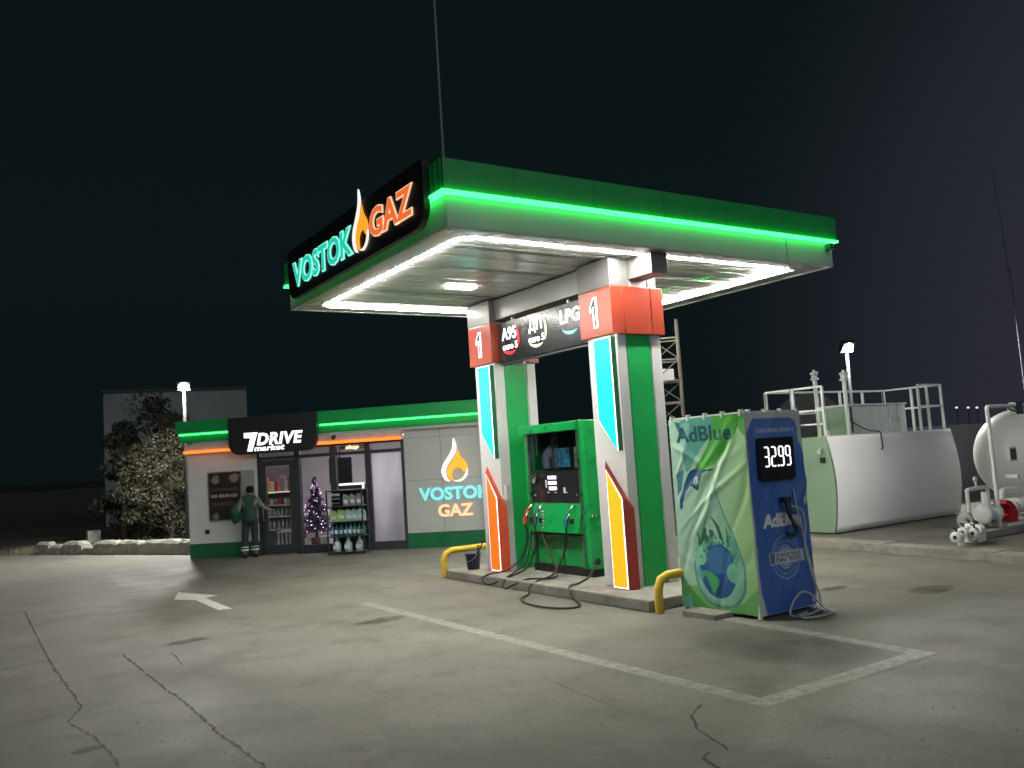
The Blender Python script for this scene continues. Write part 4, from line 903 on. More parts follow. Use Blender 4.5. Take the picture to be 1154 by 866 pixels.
# christmas tree
ct = thing('christmas_tree', 'purple lit christmas tree with baubles behind the shop window', 'christmas tree', fac(S(355, 600)[0], .02, -.9))
ca = S(357, 600, -.9)[0]
mb = MB(); g = np.random.default_rng(4)
for k in range(5200):
    h = g.uniform(0, 1)**1.3; r_ = .52*(1-h)*(.75+.25*math.sin(h*34))*math.sqrt(g.uniform(.05, 1)); t = g.uniform(0, 6.28); p = fac(ca+r_*math.cos(t), .45+1.35*h, -.9+r_*math.sin(t)); d_ = g.normal(0, .035, 3); e_2 = g.normal(0, .012, 3)
    mb.add([p-d_, p+e_2, p+d_], [(0, 1, 2)])
mb.build('branches', mat('dark violet fir', (.07, .05, .11), .7), ct)
MB().tube([fac(ca, .02, -.9), fac(ca, 1.7, -.9)], [.05, .01], 8).build('stem', black_matt, ct)
MB().lathe(fac(ca, .02, -.9), [(0, 0), (.12, 0), (.16, .28), (0, .28)], 14).build('pot', mat('pot brown', (.2, .08, .05), .6), ct)
for nm, m, n in (('fairy_lights', emit('fairy light', (.85, .55, 1), 5), 110), ('baubles', mat('pink bauble', (.75, .3, .6), .15, coat=.5), 34)):
    mb = MB()
    for k in range(n):
        h = g.uniform(0, .97); r_ = .53*(1-h); t = g.uniform(0, 6.28); mb.blob(fac(ca+r_*math.cos(t), .45+1.35*h, -.9+r_*math.sin(t)), [.011 if nm[0] == 'f' else .03]*3, k, 0, 3 if nm[0] == 'f' else 5)
    mb.build(nm, m, ct)
for k, (aa, wd, h, m) in enumerate(((-.42, .28, .3, gm[6]), (-.36, .2, .22, gm[3]), (.3, .24, .34, gm[6]))):
    z0 = .02 if k != 1 else .321; o = MB().box(ca+aa, ca+aa+wd, z0, z0+h, -.62, -.38, fac).build('gift_box', m, bevel=.008); tag(o, ['white gift box left of the christmas tree pot', 'red gift box on top of the white gift box', 'white gift box right of the christmas tree pot'][k], 'gift box')
# screens, fridge, lamps in the shop
tv = thing('hanging_screen', 'black screen hanging from the ceiling behind the window mullion', 'screen', fac(mu[2][0]+.1, 1.75, -1.6))
a = S(372, 550, -1.6)[0]; MB().box(a, a+.62, 1.62, 2.3, -1.65, -1.58, fac).build('panel', black_matt, tv, bevel=.01); MB().box(a+.28, a+.32, 2.3, 2.8, -1.63, -1.6, fac).build('ceiling_bracket', dark_metal, tv)
fr_ = thing('drinks_fridge', 'dark drinks fridge with pale lit edges behind the rack', 'fridge', fac(a+.35, 0, -2.2))
MB().box(a-.1, a+.8, .02, 1.55, -2.6, -2.0, fac).build('cabinet', dark_metal, fr_, bevel=.01)
mb = MB(); mb.box(a-.1, a-.05, .1, 1.55, -1.995, -1.97, fac); mb.box(a+.75, a+.8, .1, 1.55, -1.995, -1.97, fac); mb.box(a-.1, a+.8, 1.551, 1.6, -2.0, -1.97, fac); each(mb, 'lit_edge', emit('fridge light', (.9, .9, 1), 1.6), fr_)
ne = thing('neon_sign', 'warm white script sign in the upper pane above the rack', 'sign', fac((mu[2][1]+mu[3][0])/2, ztr+.05, -.2))
MB().box(mu[2][1]+.02, mu[3][0]-.05, ztr+.09, zt-.06, -.26, -.24, fac).build('backing', mat('pinkish backing', (.55, .40, .40), .5), ne)
t = MB(); text_on(t, 'shop', fac, mu[2][1]+.18, mu[3][0]-.22, ztr+.06, ztr+.19, -.235, -.22, bold=.02, shear=.3); t.build('letters', emit('warm neon', (1, .72, .42), 2.2), ne)
ach = thing('armchair', 'dark armchair inside the misted right window', 'chair', fac((mu[3][1]+mu[4][0])/2, .02, -.9)); ca2 = mu[3][1]+.12
MB().box(ca2, ca2+.75, .25, .5, -1.2, -.5, fac).build('seat', mat('dark upholstery', (.05, .05, .07), .8), ach, bevel=.04); MB().box(ca2, ca2+.75, .5, 1.25, -1.25, -1.05, fac).build('backrest', mat('dark upholstery', (.05, .05, .07), .8), ach, bevel=.05)
for q in (ca2+.05, ca2+.65): MB().box(q, q+.06, .02, .25, -.62, -.56, fac).build('leg', black_matt, ach)
# goods rack in front
rk = thing('goods_rack', 'dark metal rack of washer fluid and oil outside the shop window', 'rack', fac(S(390, 620, .5)[0], 0, .5))
ra, rb = S(372, 600, .5)[0], S(413, 600, .5)[0]; rz = [.06, .42, .76, 1.12, 1.46]
mb = MB()
for a in (ra, rb-.03):
    for c in (.28, .66): mb.box(a, a+.03, 0, 1.5, c, c+.03, fac)
each(mb, 'upright', dark_metal, rk)
mb = MB()
for z in rz[:4]: mb.box(ra, rb, z-.02, z, .29, .68, fac)
each(mb, 'shelf_board', dark_metal, rk)
MB().box(ra+.03, rb-.03, .06, 1.5, .262, .279, fac).build('back_sheet', black_matt, rk)
MB().box(ra, rb, 1.475, 1.5, .29, .69, fac).build('top_board', dark_metal, rk)
t = MB(); t.box(ra+.05, ra+.32, 1.36, 1.43, .60, .605, fac); t.box(ra+.08, ra+.32, 1.29, 1.31, .60, .605, fac); t.box(ra+.1, ra+.3, 1.19, 1.20, .6, .605, fac); t.build('price_card', mat('pale green card', (.32, .42, .38), .5), rk)
def bottle(a, z, c, wd, h, m, capm, nm, lab, grp, jug=False):
    root = thing(nm, lab, 'canister' if jug else 'bottle', fac(a, z, c), grp); p = np.array(fac(a, z, c))
    f = frame(p, UU, (0, 0, 1), NN)
    if jug:
        b_ = MB(); b_.prism([(-wd/2, 0), (wd/2, 0), (wd/2, h*.62), (wd*.25, h*.86), (-wd*.1, h*.86), (-wd*.16, h*.92), (-wd*.42, h*.92), (-wd/2, h*.62)], f, -wd*.3, wd*.3); b_.build('body', m, root, bevel=.01)
        MB().lathe(f(-wd*.29, h*.92, 0), [(0, 0), (wd*.1, 0), (wd*.1, h*.07), (0, h*.07)], 8).build('cap', capm, root)
    else:
        MB().lathe(p, [(0, 0), (wd*.45, 0), (wd/2, .01), (wd/2, h*.55), (wd*.2, h*.8), (wd*.17, h*.9)], 12).build('body', m, root)
        MB().lathe(p, [(0, h*.9), (wd*.19, h*.9), (wd*.19, h), (0, h)], 10).build('cap', capm, root)
    MB().box(-wd*.34, wd*.34, h*.2, h*.48, wd*.305 if jug else wd*.505, wd*.32 if jug else wd*.52, f).build('label_sticker', mat('label print', (.6, .66, .66), .5), root)
    return root
WF = RW = rb-ra
proto = bottle(ra+RW*.50, rz[3], .52, .15, .30, mat('grey oil can', (.22, .27, .27), .35), black_matt, 'oil_canister', 'grey oil canister on the top shelf of the rack', 'oil canisters on the top shelf of the rack', True)
for k in (1, 2): dup(proto, fac(ra+RW*(.50+.185*k), rz[3], .52))
proto = bottle(ra+RW*.14, rz[2], .52, .20, .31, mat('lime washer fluid', (.30, .48, .16), .3), mat('cap green', (.1, .3, .1), .4), 'fluid_canister', 'yellow green fluid canister on the second shelf of the rack', 'green canisters on the rack', True)
dup(proto, fac(ra+RW*.36, rz[2], .52))
proto = bottle(ra+RW*.57, rz[2], .52, .17, .30, mat('pale teal fluid', (.30, .50, .48), .3), mat('cap teal', (.05, .25, .3), .4), 'fluid_canister', 'pale teal fluid canister on the second shelf of the rack', 'teal canisters on the rack', True)
for k in (1, 2): dup(proto, fac(ra+RW*(.57+.17*k), rz[2], .52))
proto = bottle(ra+RW*.08, rz[1], .52, .105, .29, mat('blue fluid', (.03, .16, .33), .2), mat('cap blue', (.02, .05, .3), .4), 'fluid_bottle', 'blue fluid bottle on the third shelf of the rack', 'blue bottles on the rack')
for k in range(1, 4): dup(proto, fac(ra+RW*(.08+.125*k), rz[1], .52))
proto = bottle(ra+RW*.58, rz[1], .52, .105, .29, mat('teal green fluid', (.05, .25, .22), .2), mat('cap teal', (.05, .25, .3), .4), 'fluid_bottle', 'teal green bottle on the third shelf of the rack', 'teal bottles on the rack')
for k in range(1, 4): dup(proto, fac(ra+RW*(.58+.115*k), rz[1], .52))
proto = bottle(ra+RW*.20, rz[0], .54, .19, .33, mat('clear fluid', (.32, .42, .42), .15), mat('cap white', (.7, .7, .7), .4), 'water_bottle', 'large clear bottle on the bottom shelf of the rack', 'large bottles at the foot of the rack')
for k in (1, 2): dup(proto, fac(ra+RW*(.20+.31*k), rz[0], .54))
# little camera under the awning
q = thing('security_camera', 'small black dome camera above the glazed shop front', 'camera', fac(S(377, 497)[0], 2.8, .2)); ka = S(377, 497, .15)[0]
MB().box(ka-.03, ka+.03, 2.76, 2.83, .141, .18, fac).build('bracket', black_matt, q); MB().blob(fac(ka, 2.76, .21), (.055, .055, .05), 0, 0, 6).build('dome', black_rubber, q)

# ------------------------------------------------------------------ person at the door
def skin_mesh(name, nodes, edges, m, parent, sub=2):
    o0 = np.array(ORG[parent.as_pointer()]) if parent else 0
    me = bpy.data.meshes.new(name); me.from_pydata([tuple(np.array(p)-o0) for p, r in nodes], edges, []); o = bpy.data.objects.new(name, me); COL.objects.link(o)
    md = o.modifiers.new('skin', 'SKIN'); md.use_smooth_shade = True
    sv = me.skin_vertices[0].data
    for i, (p, r) in enumerate(nodes):
        r = r if hasattr(r, '__len__') else (r, r); sv[i].radius = r; sv[i].use_root = (i == 0)
    sd = o.modifiers.new('sub', 'SUBSURF'); sd.levels = sub; sd.render_levels = sub
    me2 = bpy.data.meshes.new_from_object(o.evaluated_get(bpy.context.evaluated_depsgraph_get())); bpy.data.objects.remove(o)
    o = bpy.data.objects.new(name, me2); COL.objects.link(o); me2.materials.clear(); me2.materials.append(m)
    me2.polygons.foreach_set('use_smooth', [True]*len(me2.polygons))
    if parent: o.parent = parent; ORG[o.as_pointer()] = tuple(o0)
    return o
pa, _ = S(283, 610, .32); pw = fac(pa, 0, .34)
pr = thing('person', 'person in green work vest and dark trousers reaching for the shop door', 'person', pw)
th = R(24); ru = UU*math.cos(th)-NN*math.sin(th)*1; ff = -NN*math.cos(th)+UU*math.sin(th)*0.4; ff = np.array([-ru[1], ru[0], 0]) ; 
if ff@(-NN) < 0: ff = -ff
fp = frame(pw, ru, (0, 0, 1), ff)      # a to the person's right, b up, c forward
skin_m = mat('skin', (.26, .145, .095), .55); vest = mat('dark green work vest', (.008, .05, .030), .75, bump=.6, bs=30); khaki = mat('olive sleeve cloth', (.16, .18, .12), .8); trou = mat('dark green trousers', (.018, .028, .028), .8); refl = mat('reflective band', (.62, .66, .64), .35); hair_m = mat('black hair', (.005, .0045, .004), .75, spec=.2)
N_ = [(fp(0, .95, 0), (.15, .11)), (fp(0, 1.12, .02), (.145, .105)), (fp(0, 1.30, .05), (.17, .11)), (fp(.0, 1.42, .07), (.10, .08)), (fp(.01, 1.49, .10), .055), (fp(.02, 1.56, .13), (.075, .085)), (fp(.02, 1.64, .14), (.078, .092)), (fp(.02, 1.70, .13), (.05, .06)),
     (fp(.17, 1.38, .07), .062), (fp(.29, 1.20, .10), .046), (fp(.46, 1.10, .26), .034), (fp(.52, 1.09, .33), (.034, .018)),
     (fp(-.17, 1.38, .07), .062), (fp(-.27, 1.18, .02), .048), (fp(-.25, .98, .14), .036), (fp(-.24, .92, .19), (.032, .02)),
     (fp(.09, .90, 0), .092), (fp(.10, .52, .03), .062), (fp(.10, .10, 0), .042), (fp(.10, .04, .10), (.04, .03)), (fp(-.10, .90, 0), .092), (fp(-.13, .50, .02), .062), (fp(-.14, .10, -.02), .042), (fp(-.15, .04, .08), (.04, .03))]
E_ = [(0, 1), (1, 2), (2, 3), (3, 4), (4, 5), (5, 6), (6, 7), (2, 8), (8, 9), (9, 10), (10, 11), (2, 12), (12, 13), (13, 14), (14, 15), (0, 16), (16, 17), (17, 18), (18, 19), (0, 20), (20, 21), (21, 22), (22, 23)]
for (base, hx, hy, hz, sgn_) in ((11, .52, 1.09, .33, 1), (15, -.24, .92, .19, -1)):
    for k, (da_, L_) in enumerate(((-.024, .065), (-.008, .078), (.008, .072), (.024, .056))):
        i = len(N_); N_ += [(fp(hx+.02, hy+da_*.9, hz+.045), .009), (fp(hx+.03-.01*sgn_, hy+da_-.008, hz+.045+L_*.55), .008), (fp(hx+.02-.02*sgn_, hy+da_-.02, hz+.045+L_), .006)]; E_ += [(base, i), (i, i+1), (i+1, i+2)]
    i = len(N_); N_ += [(fp(hx-.02, hy+.032, hz+.02), .010), (fp(hx-.03, hy+.05, hz+.055), .008)]; E_ += [(base, i), (i, i+1)]
body = skin_mesh('body', N_, E_, skin_m, pr, 2)
sel = lambda ids, k: ([(N_[i][0], tuple(np.array(N_[i][1] if hasattr(N_[i][1], '__len__') else (N_[i][1],)*2)*k)) for i in ids])
skin_mesh('vest', [(fp(0, 1.12, .02), (.185, .14)), (fp(0, .94, .0), (.19, .145)), (fp(0, .80, 0), (.175, .13)), (fp(0, 1.30, .05), (.205, .145)), (fp(0, 1.44, .07), (.15, .115)), (fp(0, 1.52, .08), (.08, .075)), (fp(.20, 1.37, .07), .098), (fp(-.20, 1.37, .07), .098)], [(0, 1), (1, 2), (0, 3), (3, 4), (4, 5), (4, 6), (4, 7)], vest, pr)
skin_mesh('sleeve', [(fp(.09, 1.42, .07), .085), (fp(.18, 1.38, .075), .088), (fp(.29, 1.20, .10), .062), (fp(.40, 1.135, .205), .052)], [(0, 1), (1, 2), (2, 3)], khaki, pr)
skin_mesh('sleeve', [(fp(-.09, 1.42, .07), .085), (fp(-.18, 1.38, .065), .088), (fp(-.27, 1.18, .02), .062), (fp(-.265, 1.1, .06), .055)], [(0, 1), (1, 2), (2, 3)], khaki, pr)
skin_mesh('trousers', [(fp(0, .98, 0), (.17, .13)), (fp(.095, .86, 0), .115), (fp(.10, .52, .03), .085), (fp(.10, .12, 0), .075), (fp(-.095, .86, 0), .115), (fp(-.13, .50, .02), .085), (fp(-.14, .12, -.02), .075)], [(0, 1), (1, 2), (2, 3), (0, 4), (4, 5), (5, 6)], trou, pr)
skin_mesh('hair', [(fp(.02, 1.53, .09), (.07, .06)), (fp(.02, 1.60, .105), (.098, .085)), (fp(.02, 1.67, .115), (.108, .108)), (fp(.02, 1.73, .125), (.075, .085))], [(0, 1), (1, 2), (2, 3)], hair_m, pr)
for a, c in ((.10, .0), (-.14, -.02)):
    MB().tube([fp(a, .17, c), fp(a, .215, c)], .092, 16, False).tube([fp(a, .25, c), fp(a, .275, c)], .092, 16, False).build('reflective_band', refl, pr)
    MB().blob(fp(a, .045, c+.05), (.06, .13, .05), 1, 0, 8).build('shoe', black_rubber, pr)
MB().blob(fp(.015, 1.585, .225), (.012, .014, .016), 0, 0, 5).build('nose', skin_m, body)
q = MB().blob(fp(-.33, 1.12, .08), (.14, .12, .20), 5, .12, 12); q.blob(fp(-.34, .97, .09), (.10, .10, .15), 6, .1, 10); jk = q.build('folded_jacket', mat('dark green jacket cloth', (.010, .07, .045), .85, bump=.5, bs=18)); tag(jk, 'bundled dark green jacket carried under the arm of the person', 'jacket')

# ------------------------------------------------------------------ right side: storage tank block
CX0, CX1, CYF, CYB, CZ0 = 14.18, 18.45, 10.70, 12.25, .17
tk = thing('storage_tank', 'mint green storage tank block with bulging white side panel', 'fuel tank', (16.2, 11.8, .15))
zt_ = 2.02
def prof(n=14):
    P = []
    for i in range(n+1):
        t = i/n; z = CZ0+(zt_-CZ0)*t; P.append((CYF-.16*math.sin(math.pi*(t*.85+.10))+.04, z))
    return P
pf = prof()
mb = MB(); fr_x = frame((0, 0, 0), (0, 1, 0), (0, 0, 1), (1, 0, 0))
poly = pf+[(CYB+(CYF-y), z) for y, z in reversed(pf)]
mb.prism(poly, fr_x, CX0, CX1); mb.build('shell', mint, tk)
V = []; n = len(pf)
for x in (CX0+.03, CX1+.02):
    for y, z in pf: V.append((x, y-.012, z))
    for y, z in pf: V.append((x, y-.03, z))
mb = MB().add(V, [(2*n+i, 2*n+i+1, i+1, i) for i in range(n-1)]+[(n+i, n+i+1, 3*n+i+1, 3*n+i) for i in range(n-1)]+[(i, i+1, n+i+1, n+i) for i in range(n-1)]+[(3*n+i, 3*n+i+1, 2*n+i+1, 2*n+i) for i in range(n-1)]+[(0, n, 3*n, 2*n), (n-1, 3*n-1, 4*n-1, 2*n-1)], True)
mb.build('white_side_panel', mat('smooth white side panel', (.86, .85, .88), .42, var=.04, vs_=.8, dirt=.10), tk)
mb = MB(); mb.box(CX0-.02, CX0-.002, 11.3, 11.9, .4, 1.8); mb.box(CX0-.03, CX0-.021, 11.35, 11.4, .9, 1.1); mb.build('end_door', mint, tk, bevel=.004)
mb = MB()
for y in (11.0, 12.6): mb.box(CX0+.1, CX0+.3, y, y+.2, .149, .20); mb.box(CX1-.3, CX1-.1, y, y+.2, .149, .20)
each(mb, 'foot', dark_metal, tk)
MB().tube([(CX0+.06, CYF-.0, zt_), (CX0+.06, CYF, zt_+.1), (CX0+.12, CYF, zt_+.1), (CX0+.12, CYF, zt_)], .015, 6).build('lifting_eye', white_paint, tk)
# items on the mint end
p = onx(928, 517, CX0); MB().box(CX0-.05, CX0-.003, p[1]-.05, p[1]+.05, p[2]-.08, p[2]+.02).build('junction_box', black_matt, tk, bevel=.006)
p = onx(926, 506.5, CX0); lp = MB().tube([(CX0-.02, p[1], p[2]), (CX0-.14, p[1]-.04, p[2]-.05)], [.03, .045], 10).build('tank_camera', worn_white); tag(lp, 'small white camera on the mint end of the storage tank', 'camera')
# roof cabinet
cb = thing('roof_cabinet', 'scuffed pale cabinet with ladder marks on top of the storage tank', 'cabinet', (15.4, 11.7, zt_))
def topx(px, y): 
    P_ = ony(px, 470, y); return P_[0]
cy0 = 11.25
c0, c1 = float(ony(957, 480, cy0)[0]), float(ony(1022, 478, cy0)[0])
b_ = MB().box(c0, c1, cy0, 11.95, zt_, zt_+.60).build('body', worn_white, cb, bevel=.015)
MB().box(c0-.03, c1+.03, cy0-.03, 11.98, zt_+.601, zt_+.64).build('lid', worn_white, cb, bevel=.008)
MB().box(c0-.012, c0-.001, cy0, 11.95, zt_+.01, zt_+.59).build('mint_end', mint, cb)
mb = MB()
for x in (c1-.65, c1-.3): mb.bar((x, cy0-.03, zt_+.02), (x, cy0-.03, zt_+.6), .03)
for z in (.15, .3, .45): mb.bar((c1-.65, cy0-.03, zt_+z), (c1-.3, cy0-.03, zt_+z), .02)
mb.build('step_ladder', worn_white, cb)
MB().box(c0+.08, c0+.11, cy0-.02, cy0-.003, zt_+.05, zt_+.58).build('seam_strip', dark_metal, cb)
cbm = MB().tube(smooth_line([(c0+.02, cy0-.03, zt_+.6), (c0+.0, cy0-.06, zt_+.3), (c0+.10, cy0-.35, zt_+.08), (c0+.09, CYF-.07, zt_+.03), (c0+.08, CYF-.11, zt_-.1), (c0+.02, CYF-.16, zt_-.3), (c0-.06, CYF-.18, zt_-.32)], 6), .014, 6).build('hanging_cable', black_rubber); tag(cbm, 'dark cable hanging down over the white tank side', 'cable')
# railing
rl = thing('tank_railing', 'white tubular guard railing round the top of the storage tank', 'railing', (16, 11.8, zt_))
def rail(P_, zs): return
mb = MB(); xs = np.linspace(CX0+.1, CX1-.08, 6); za, zb_ = zt_+.52, zt_+.98
ry0, ry1 = CYF+.06, CYB-.1
for x in xs:
    mb.bar((x, ry1, zt_), (x, ry1, zb_), .045)
for x in (CX1-.62, CX1-.95, CX1-.08): mb.bar((x, ry0, zt_), (x, ry0, zb_-.02*(x < CX1-.1)), .045)
for y in (ry0+.7, ry0+1.4): mb.bar((CX0+.1, y, zt_), (CX0+.1, y, zb_), .045); mb.bar((CX1-.08, y, zt_), (CX1-.08, y, zb_), .045)
mb.bar((CX0+.1, ry0, zt_), (CX0+.1, ry0, zb_), .045); each(mb, 'post', white_paint, rl)
mb = MB()
for z in (za, zb_):
    mb.bar((CX0+.1, ry1, z), (CX1-.08, ry1, z), .04); mb.bar((CX0+.1, ry0, z), (CX0+.1, ry1, z), .04); mb.bar((CX1-.08, ry0, z), (CX1-.08, ry1, z), .04); mb.bar((CX1-.95, ry0, z), (CX1-.08, ry0, z), .04)
mb.bar((CX0+.1, ry0, zt_+.25), (CX0+.1, ry1, zt_+.25), .035)
each(mb, 'rail', white_paint, rl)
for k, (px, py, yy) in enumerate(((917, 417, 12.05), (950, 417, 11.1))):
    p = ony(px, py, yy); r_ = thing('vent_pipe', ['white vent pipe with valve cap nearest the booth', 'white vent pipe with valve cap in front of the roof cabinet'][k], 'vent pipe', (p[0], yy, zt_))
    MB().tube([(p[0], yy, zt_), (p[0], yy, p[2]-.2)], .045, 10).build('pipe', white_paint, r_); mb = MB(); mb.lathe((p[0], yy, p[2]-.22), [(.0, 0), (.09, 0), (.09, .03), (.06, .04), (.07, .12), (.09, .13), (.09, .16), (.03, .18), (.03, .22), (0, .22)], 12); mb.build('valve_cap', worn_white, r_)

# LPG tank
lpg = thing('gas_tank', 'large white horizontal gas tank with domed end', 'gas tank', (19, 9.6, .15))
ty, tr = 9.5, .97; tx, tz = 18.45, 1.36
prf = [(0, 0)]+[(tr*math.sin(t), .5*(1-math.cos(t))) for t in np.linspace(.12, math.pi/2, 12)]+[(tr, 7.0)]
mb = MB().lathe((tx, ty, tz), prf, 48, 0); mb.build('shell', mat('white tank paint', (.70, .72, .70), .35, var=.04, vs_=1.2, dirt=.12), lpg)
mb = MB().lathe((tx+.5, ty, tz), [(tr+.002, -.012), (tr+.008, 0), (tr+.002, .012)], 48, 0); mb.build('weld_seam', mat('weld', (.5, .52, .5), .4), lpg)
mb = MB()
for x in (tx+1.0, tx+4.5): mb.prism([(ty-.7, .15), (ty+.7, .15), (ty+.9, tz-.3), (ty+.5, tz-.84), (ty, tz-.975), (ty-.5, tz-.84), (ty-.9, tz-.3)], fr_x, x, x+.25)
each(mb, 'saddle', white_paint, lpg)
mb = MB(); q = ony(1137, 512, ty-tr*.95); mb.box(q[0]-.13, q[0]+.13, ty-tr-.03, ty-tr+.04, q[2]-.13, q[2]+.13); mb.build('plate_frame', white_paint, lpg)
MB().box(q[0]-.10, q[0]+.10, ty-tr-.036, ty-tr-.031, q[2]-.10, q[2]+.10).build('rating_plate', mat('rusty plate', (.14, .07, .05), .6, dirt=.5), lpg)
q = ony(1140, 538, ty-tr*.95); MB().tube([(q[0], ty-tr-.08, q[2]), (q[0], ty-tr+.15, q[2])], .05, 10).build('nipple', white_paint, lpg)
# pipe frame in front of the tank
pf_ = thing('pipe_frame', 'white pipe frame standing in front of the gas tank', 'pipe frame', (tx+.3, ty-1.4, .15))
yy = ty-1.45; a = ony(1112, 458.5, yy); 
mb = MB().tube([(a[0], yy, .15), (a[0], yy, a[2]-.03), (a[0]+.03, yy, a[2]), (a[0]+2.6, yy, a[2])], .035, 10); mb.tube([(a[0]+2.6, yy, a[2]), (a[0]+2.6, yy, .15)], .035, 10); mb.build('pipe', white_paint, pf_)
mb = MB().box(a[0]+.85, a[0]+1.1, yy-.06, yy+.06, a[2]-.16, a[2]+.06); mb.tube([(a[0]+.7, yy, a[2]-.05), (a[0]+.9, yy-.05, a[2]-.12), (a[0]+1.3, yy, a[2]-.1)], .02, 6); mb.build('valve_block', steel, pf_)
# pump set
B0 = gnd(1103, 607, .15); bx, by = B0[0], B0[1]
base = MB().box(bx-.05, bx+2.2, by-.15, by+.45, .15, .27).build('concrete_plinth', concrete, bevel=.01); tag(base, 'long grey concrete plinth under the gas pump set', 'plinth')
pp = thing('gas_pump', 'white gas pump set of pipes and motor with a red coupling guard', 'pump', (bx+.6, by+.1, .27))
P_ = lambda a, b, c: (bx+a, by+b, .27+c)
mb = MB(); mb.box(bx+.75, bx+1.35, by-.12, by+.3, .27, .33); mb.build('skid', white_paint, pp, bevel=.01)
mb = MB(); mb.lathe(P_(.30, .08, .25), [(0, 0), (.15, 0), (.17, .03), (.17, .07), (.13, .09), (.13, .35), (.17, .37), (.17, .42), (0, .42)], 18, 0); mb.tube([P_(.5, .08, .25), P_(.5, .08, .62)], .07, 10); mb.build('pump_body', worn_white, pp)
mb = MB(); mb.prism([(.95, .12), (1.2, .12), (1.2, .28), (1.14, .42), (1.02, .50), (.88, .54), (.84, .46), (.96, .40), (1.0, .28), (.9, .22), (.9, .18)], lambda a, b, c: np.array(P_(a, c, b-.08)), -.08, .16); mb.build('coupling_guard', mat('red guard paint', (.55, .02, .03), .4, dirt=.2), pp, bevel=.01)
mb = MB(); mb.tube(smooth_line([P_(.15, .2, .30), P_(.15, .2, .62), P_(.2, .2, .68), P_(.75, .2, .68), P_(.8, .2, .62), P_(.8, .2, .25)], 4), .035, 8); mb.tube([P_(.45, .2, .68), P_(.45, .2, .82)], .02, 6); mb.tube([P_(1.2, .1, .3), P_(2.2, .1, .3)], .10, 12); mb.tube(smooth_line([P_(1.3, .25, .3), P_(1.35, .25, .55), P_(1.6, .25, .58), P_(2.2, .2, .5)], 4), .05, 8); mb.build('pipework', white_paint, pp)
mb = MB()
for a in (1.25, 1.45, 1.9): mb.lathe(P_(a, .1, .3), [(.0, 0), (.15, 0), (.15, .03), (0, .03)], 16, 0)
mb.lathe(P_(1.5, .1, .3), [(.0, 0), (.13, 0), (.13, .3), (0, .3)], 16, 0); each(mb, 'motor', worn_white, pp)
mb = MB().blob(P_(.92, .3, .56), (.07, .06, .12), 3, .1, 8); mb.build('valve_wrap', mat('navy rag', (.02, .03, .08), .8), pp)
MB().lathe(P_(.45, .2, .84), [(0, -.01), (.05, -.01), (.05, .02), (0, .02)], 14, 1).build('pressure_gauge', white_paint, pp)
pl = thing('valve_manifold', 'row of small white pipe stubs and valves left of the red guard', 'valves', (bx-.3, by+.15, .15))
stubs = [(1076.6, 606, .33), (1084.5, 600.5, .36), (1091, 596, .38), (1096.5, 601.5, .34), (1101, 597.5, .38)]
for k, (px, py, z) in enumerate(stubs):
    p = gnd(px, py, z); mb = MB().tube([p, p+(.16, .05, 0), p+(.30, .10, .0), p+(.34, .11, -.10), p+(.34, .11, .17-z)], .052, 12); so_ = mb.build('pipe_stub', worn_white, pl)
    MB().lathe(p+(-.01, 0, 0), [(.035, .0), (.085, .0), (.085, .035), (.05, .035)], 14, 0).build('flange', worn_white, so_)
    MB().lathe(p+(.17, .055, 0), [(.05, .0), (.08, .0), (.08, .03), (.05, .03)], 14, 0).build('flange', worn_white, so_)
    MB().tube([p+(.12, .04, .05), p+(.12, .04, .12), p+(.0, .02, .14)], .013, 6).build('lever', black_matt, so_)
    MB().lathe(p+(-.004, 0, 0), [(.0, -.008), (.032, -.008)], 12, 0).build('pipe_mouth', black_matt, so_)
p = gnd(1100, 588, .40); mb = MB().tube([p+(.0, .2, 0), p+(.5, .2, 0)], .14, 16); mb.tube([p+(-.08, .2, 0), p+(.0, .2, 0)], .09, 12); mb.tube([p+(.25, .2, -.2), p+(.25, .2, -.1)], .06, 8); mb.build('filter_pot', mat('weathered grey pot', (.33, .34, .33), .6, dirt=.5), pl)

# boundary wall, hangar, masts
bw = MB()
for k in range(7): bw.box(18.7+2.0*k, 18.7+2.0*k+1.985, 13.3, 13.42, -.03, 2.12)
bw = bw.build('panel_wall', mat('grey concrete wall panel', (.10, .10, .115), .9, var=.12, vs_=2, bump=.2)); tag(bw, 'grey concrete panel wall behind the tanks', 'wall')
h0, h1 = away(868, 470, 60), away(955, 465, 60); hc = (h0+h1)/2; hr = np.linalg.norm((h1-h0)[:2])/2; hd = np.array([hc[0], hc[1], 0]); hd /= np.linalg.norm(hd); hu = np.array([hd[1], -hd[0], 0])
ztop = away(917, 442, 60)[2]; P = [(hr*math.cos(t), max(-.03, 2.2+(ztop-2.2)*math.sin(t))) for t in np.linspace(0, math.pi, 20)]+[(-hr, -.03), (hr, -.03)]
hg = thing('hangar', 'distant dim arched hangar behind the storage tank railing', 'hangar', (hc[0], hc[1], -.03)); hg_m = mat('dull hangar sheet', (.22, .23, .22), .7)
MB().prism(P, frame((hc[0], hc[1], 0), hu, (0, 0, 1), hd), 0, 12).build('vault', hg_m, hg); MB().box(-1.4, 1.4, -.03, 2.0, -.06, -.01, frame((hc[0], hc[1], 0), hu, (0, 0, 1), hd)).build('gate', dark_metal, hg)
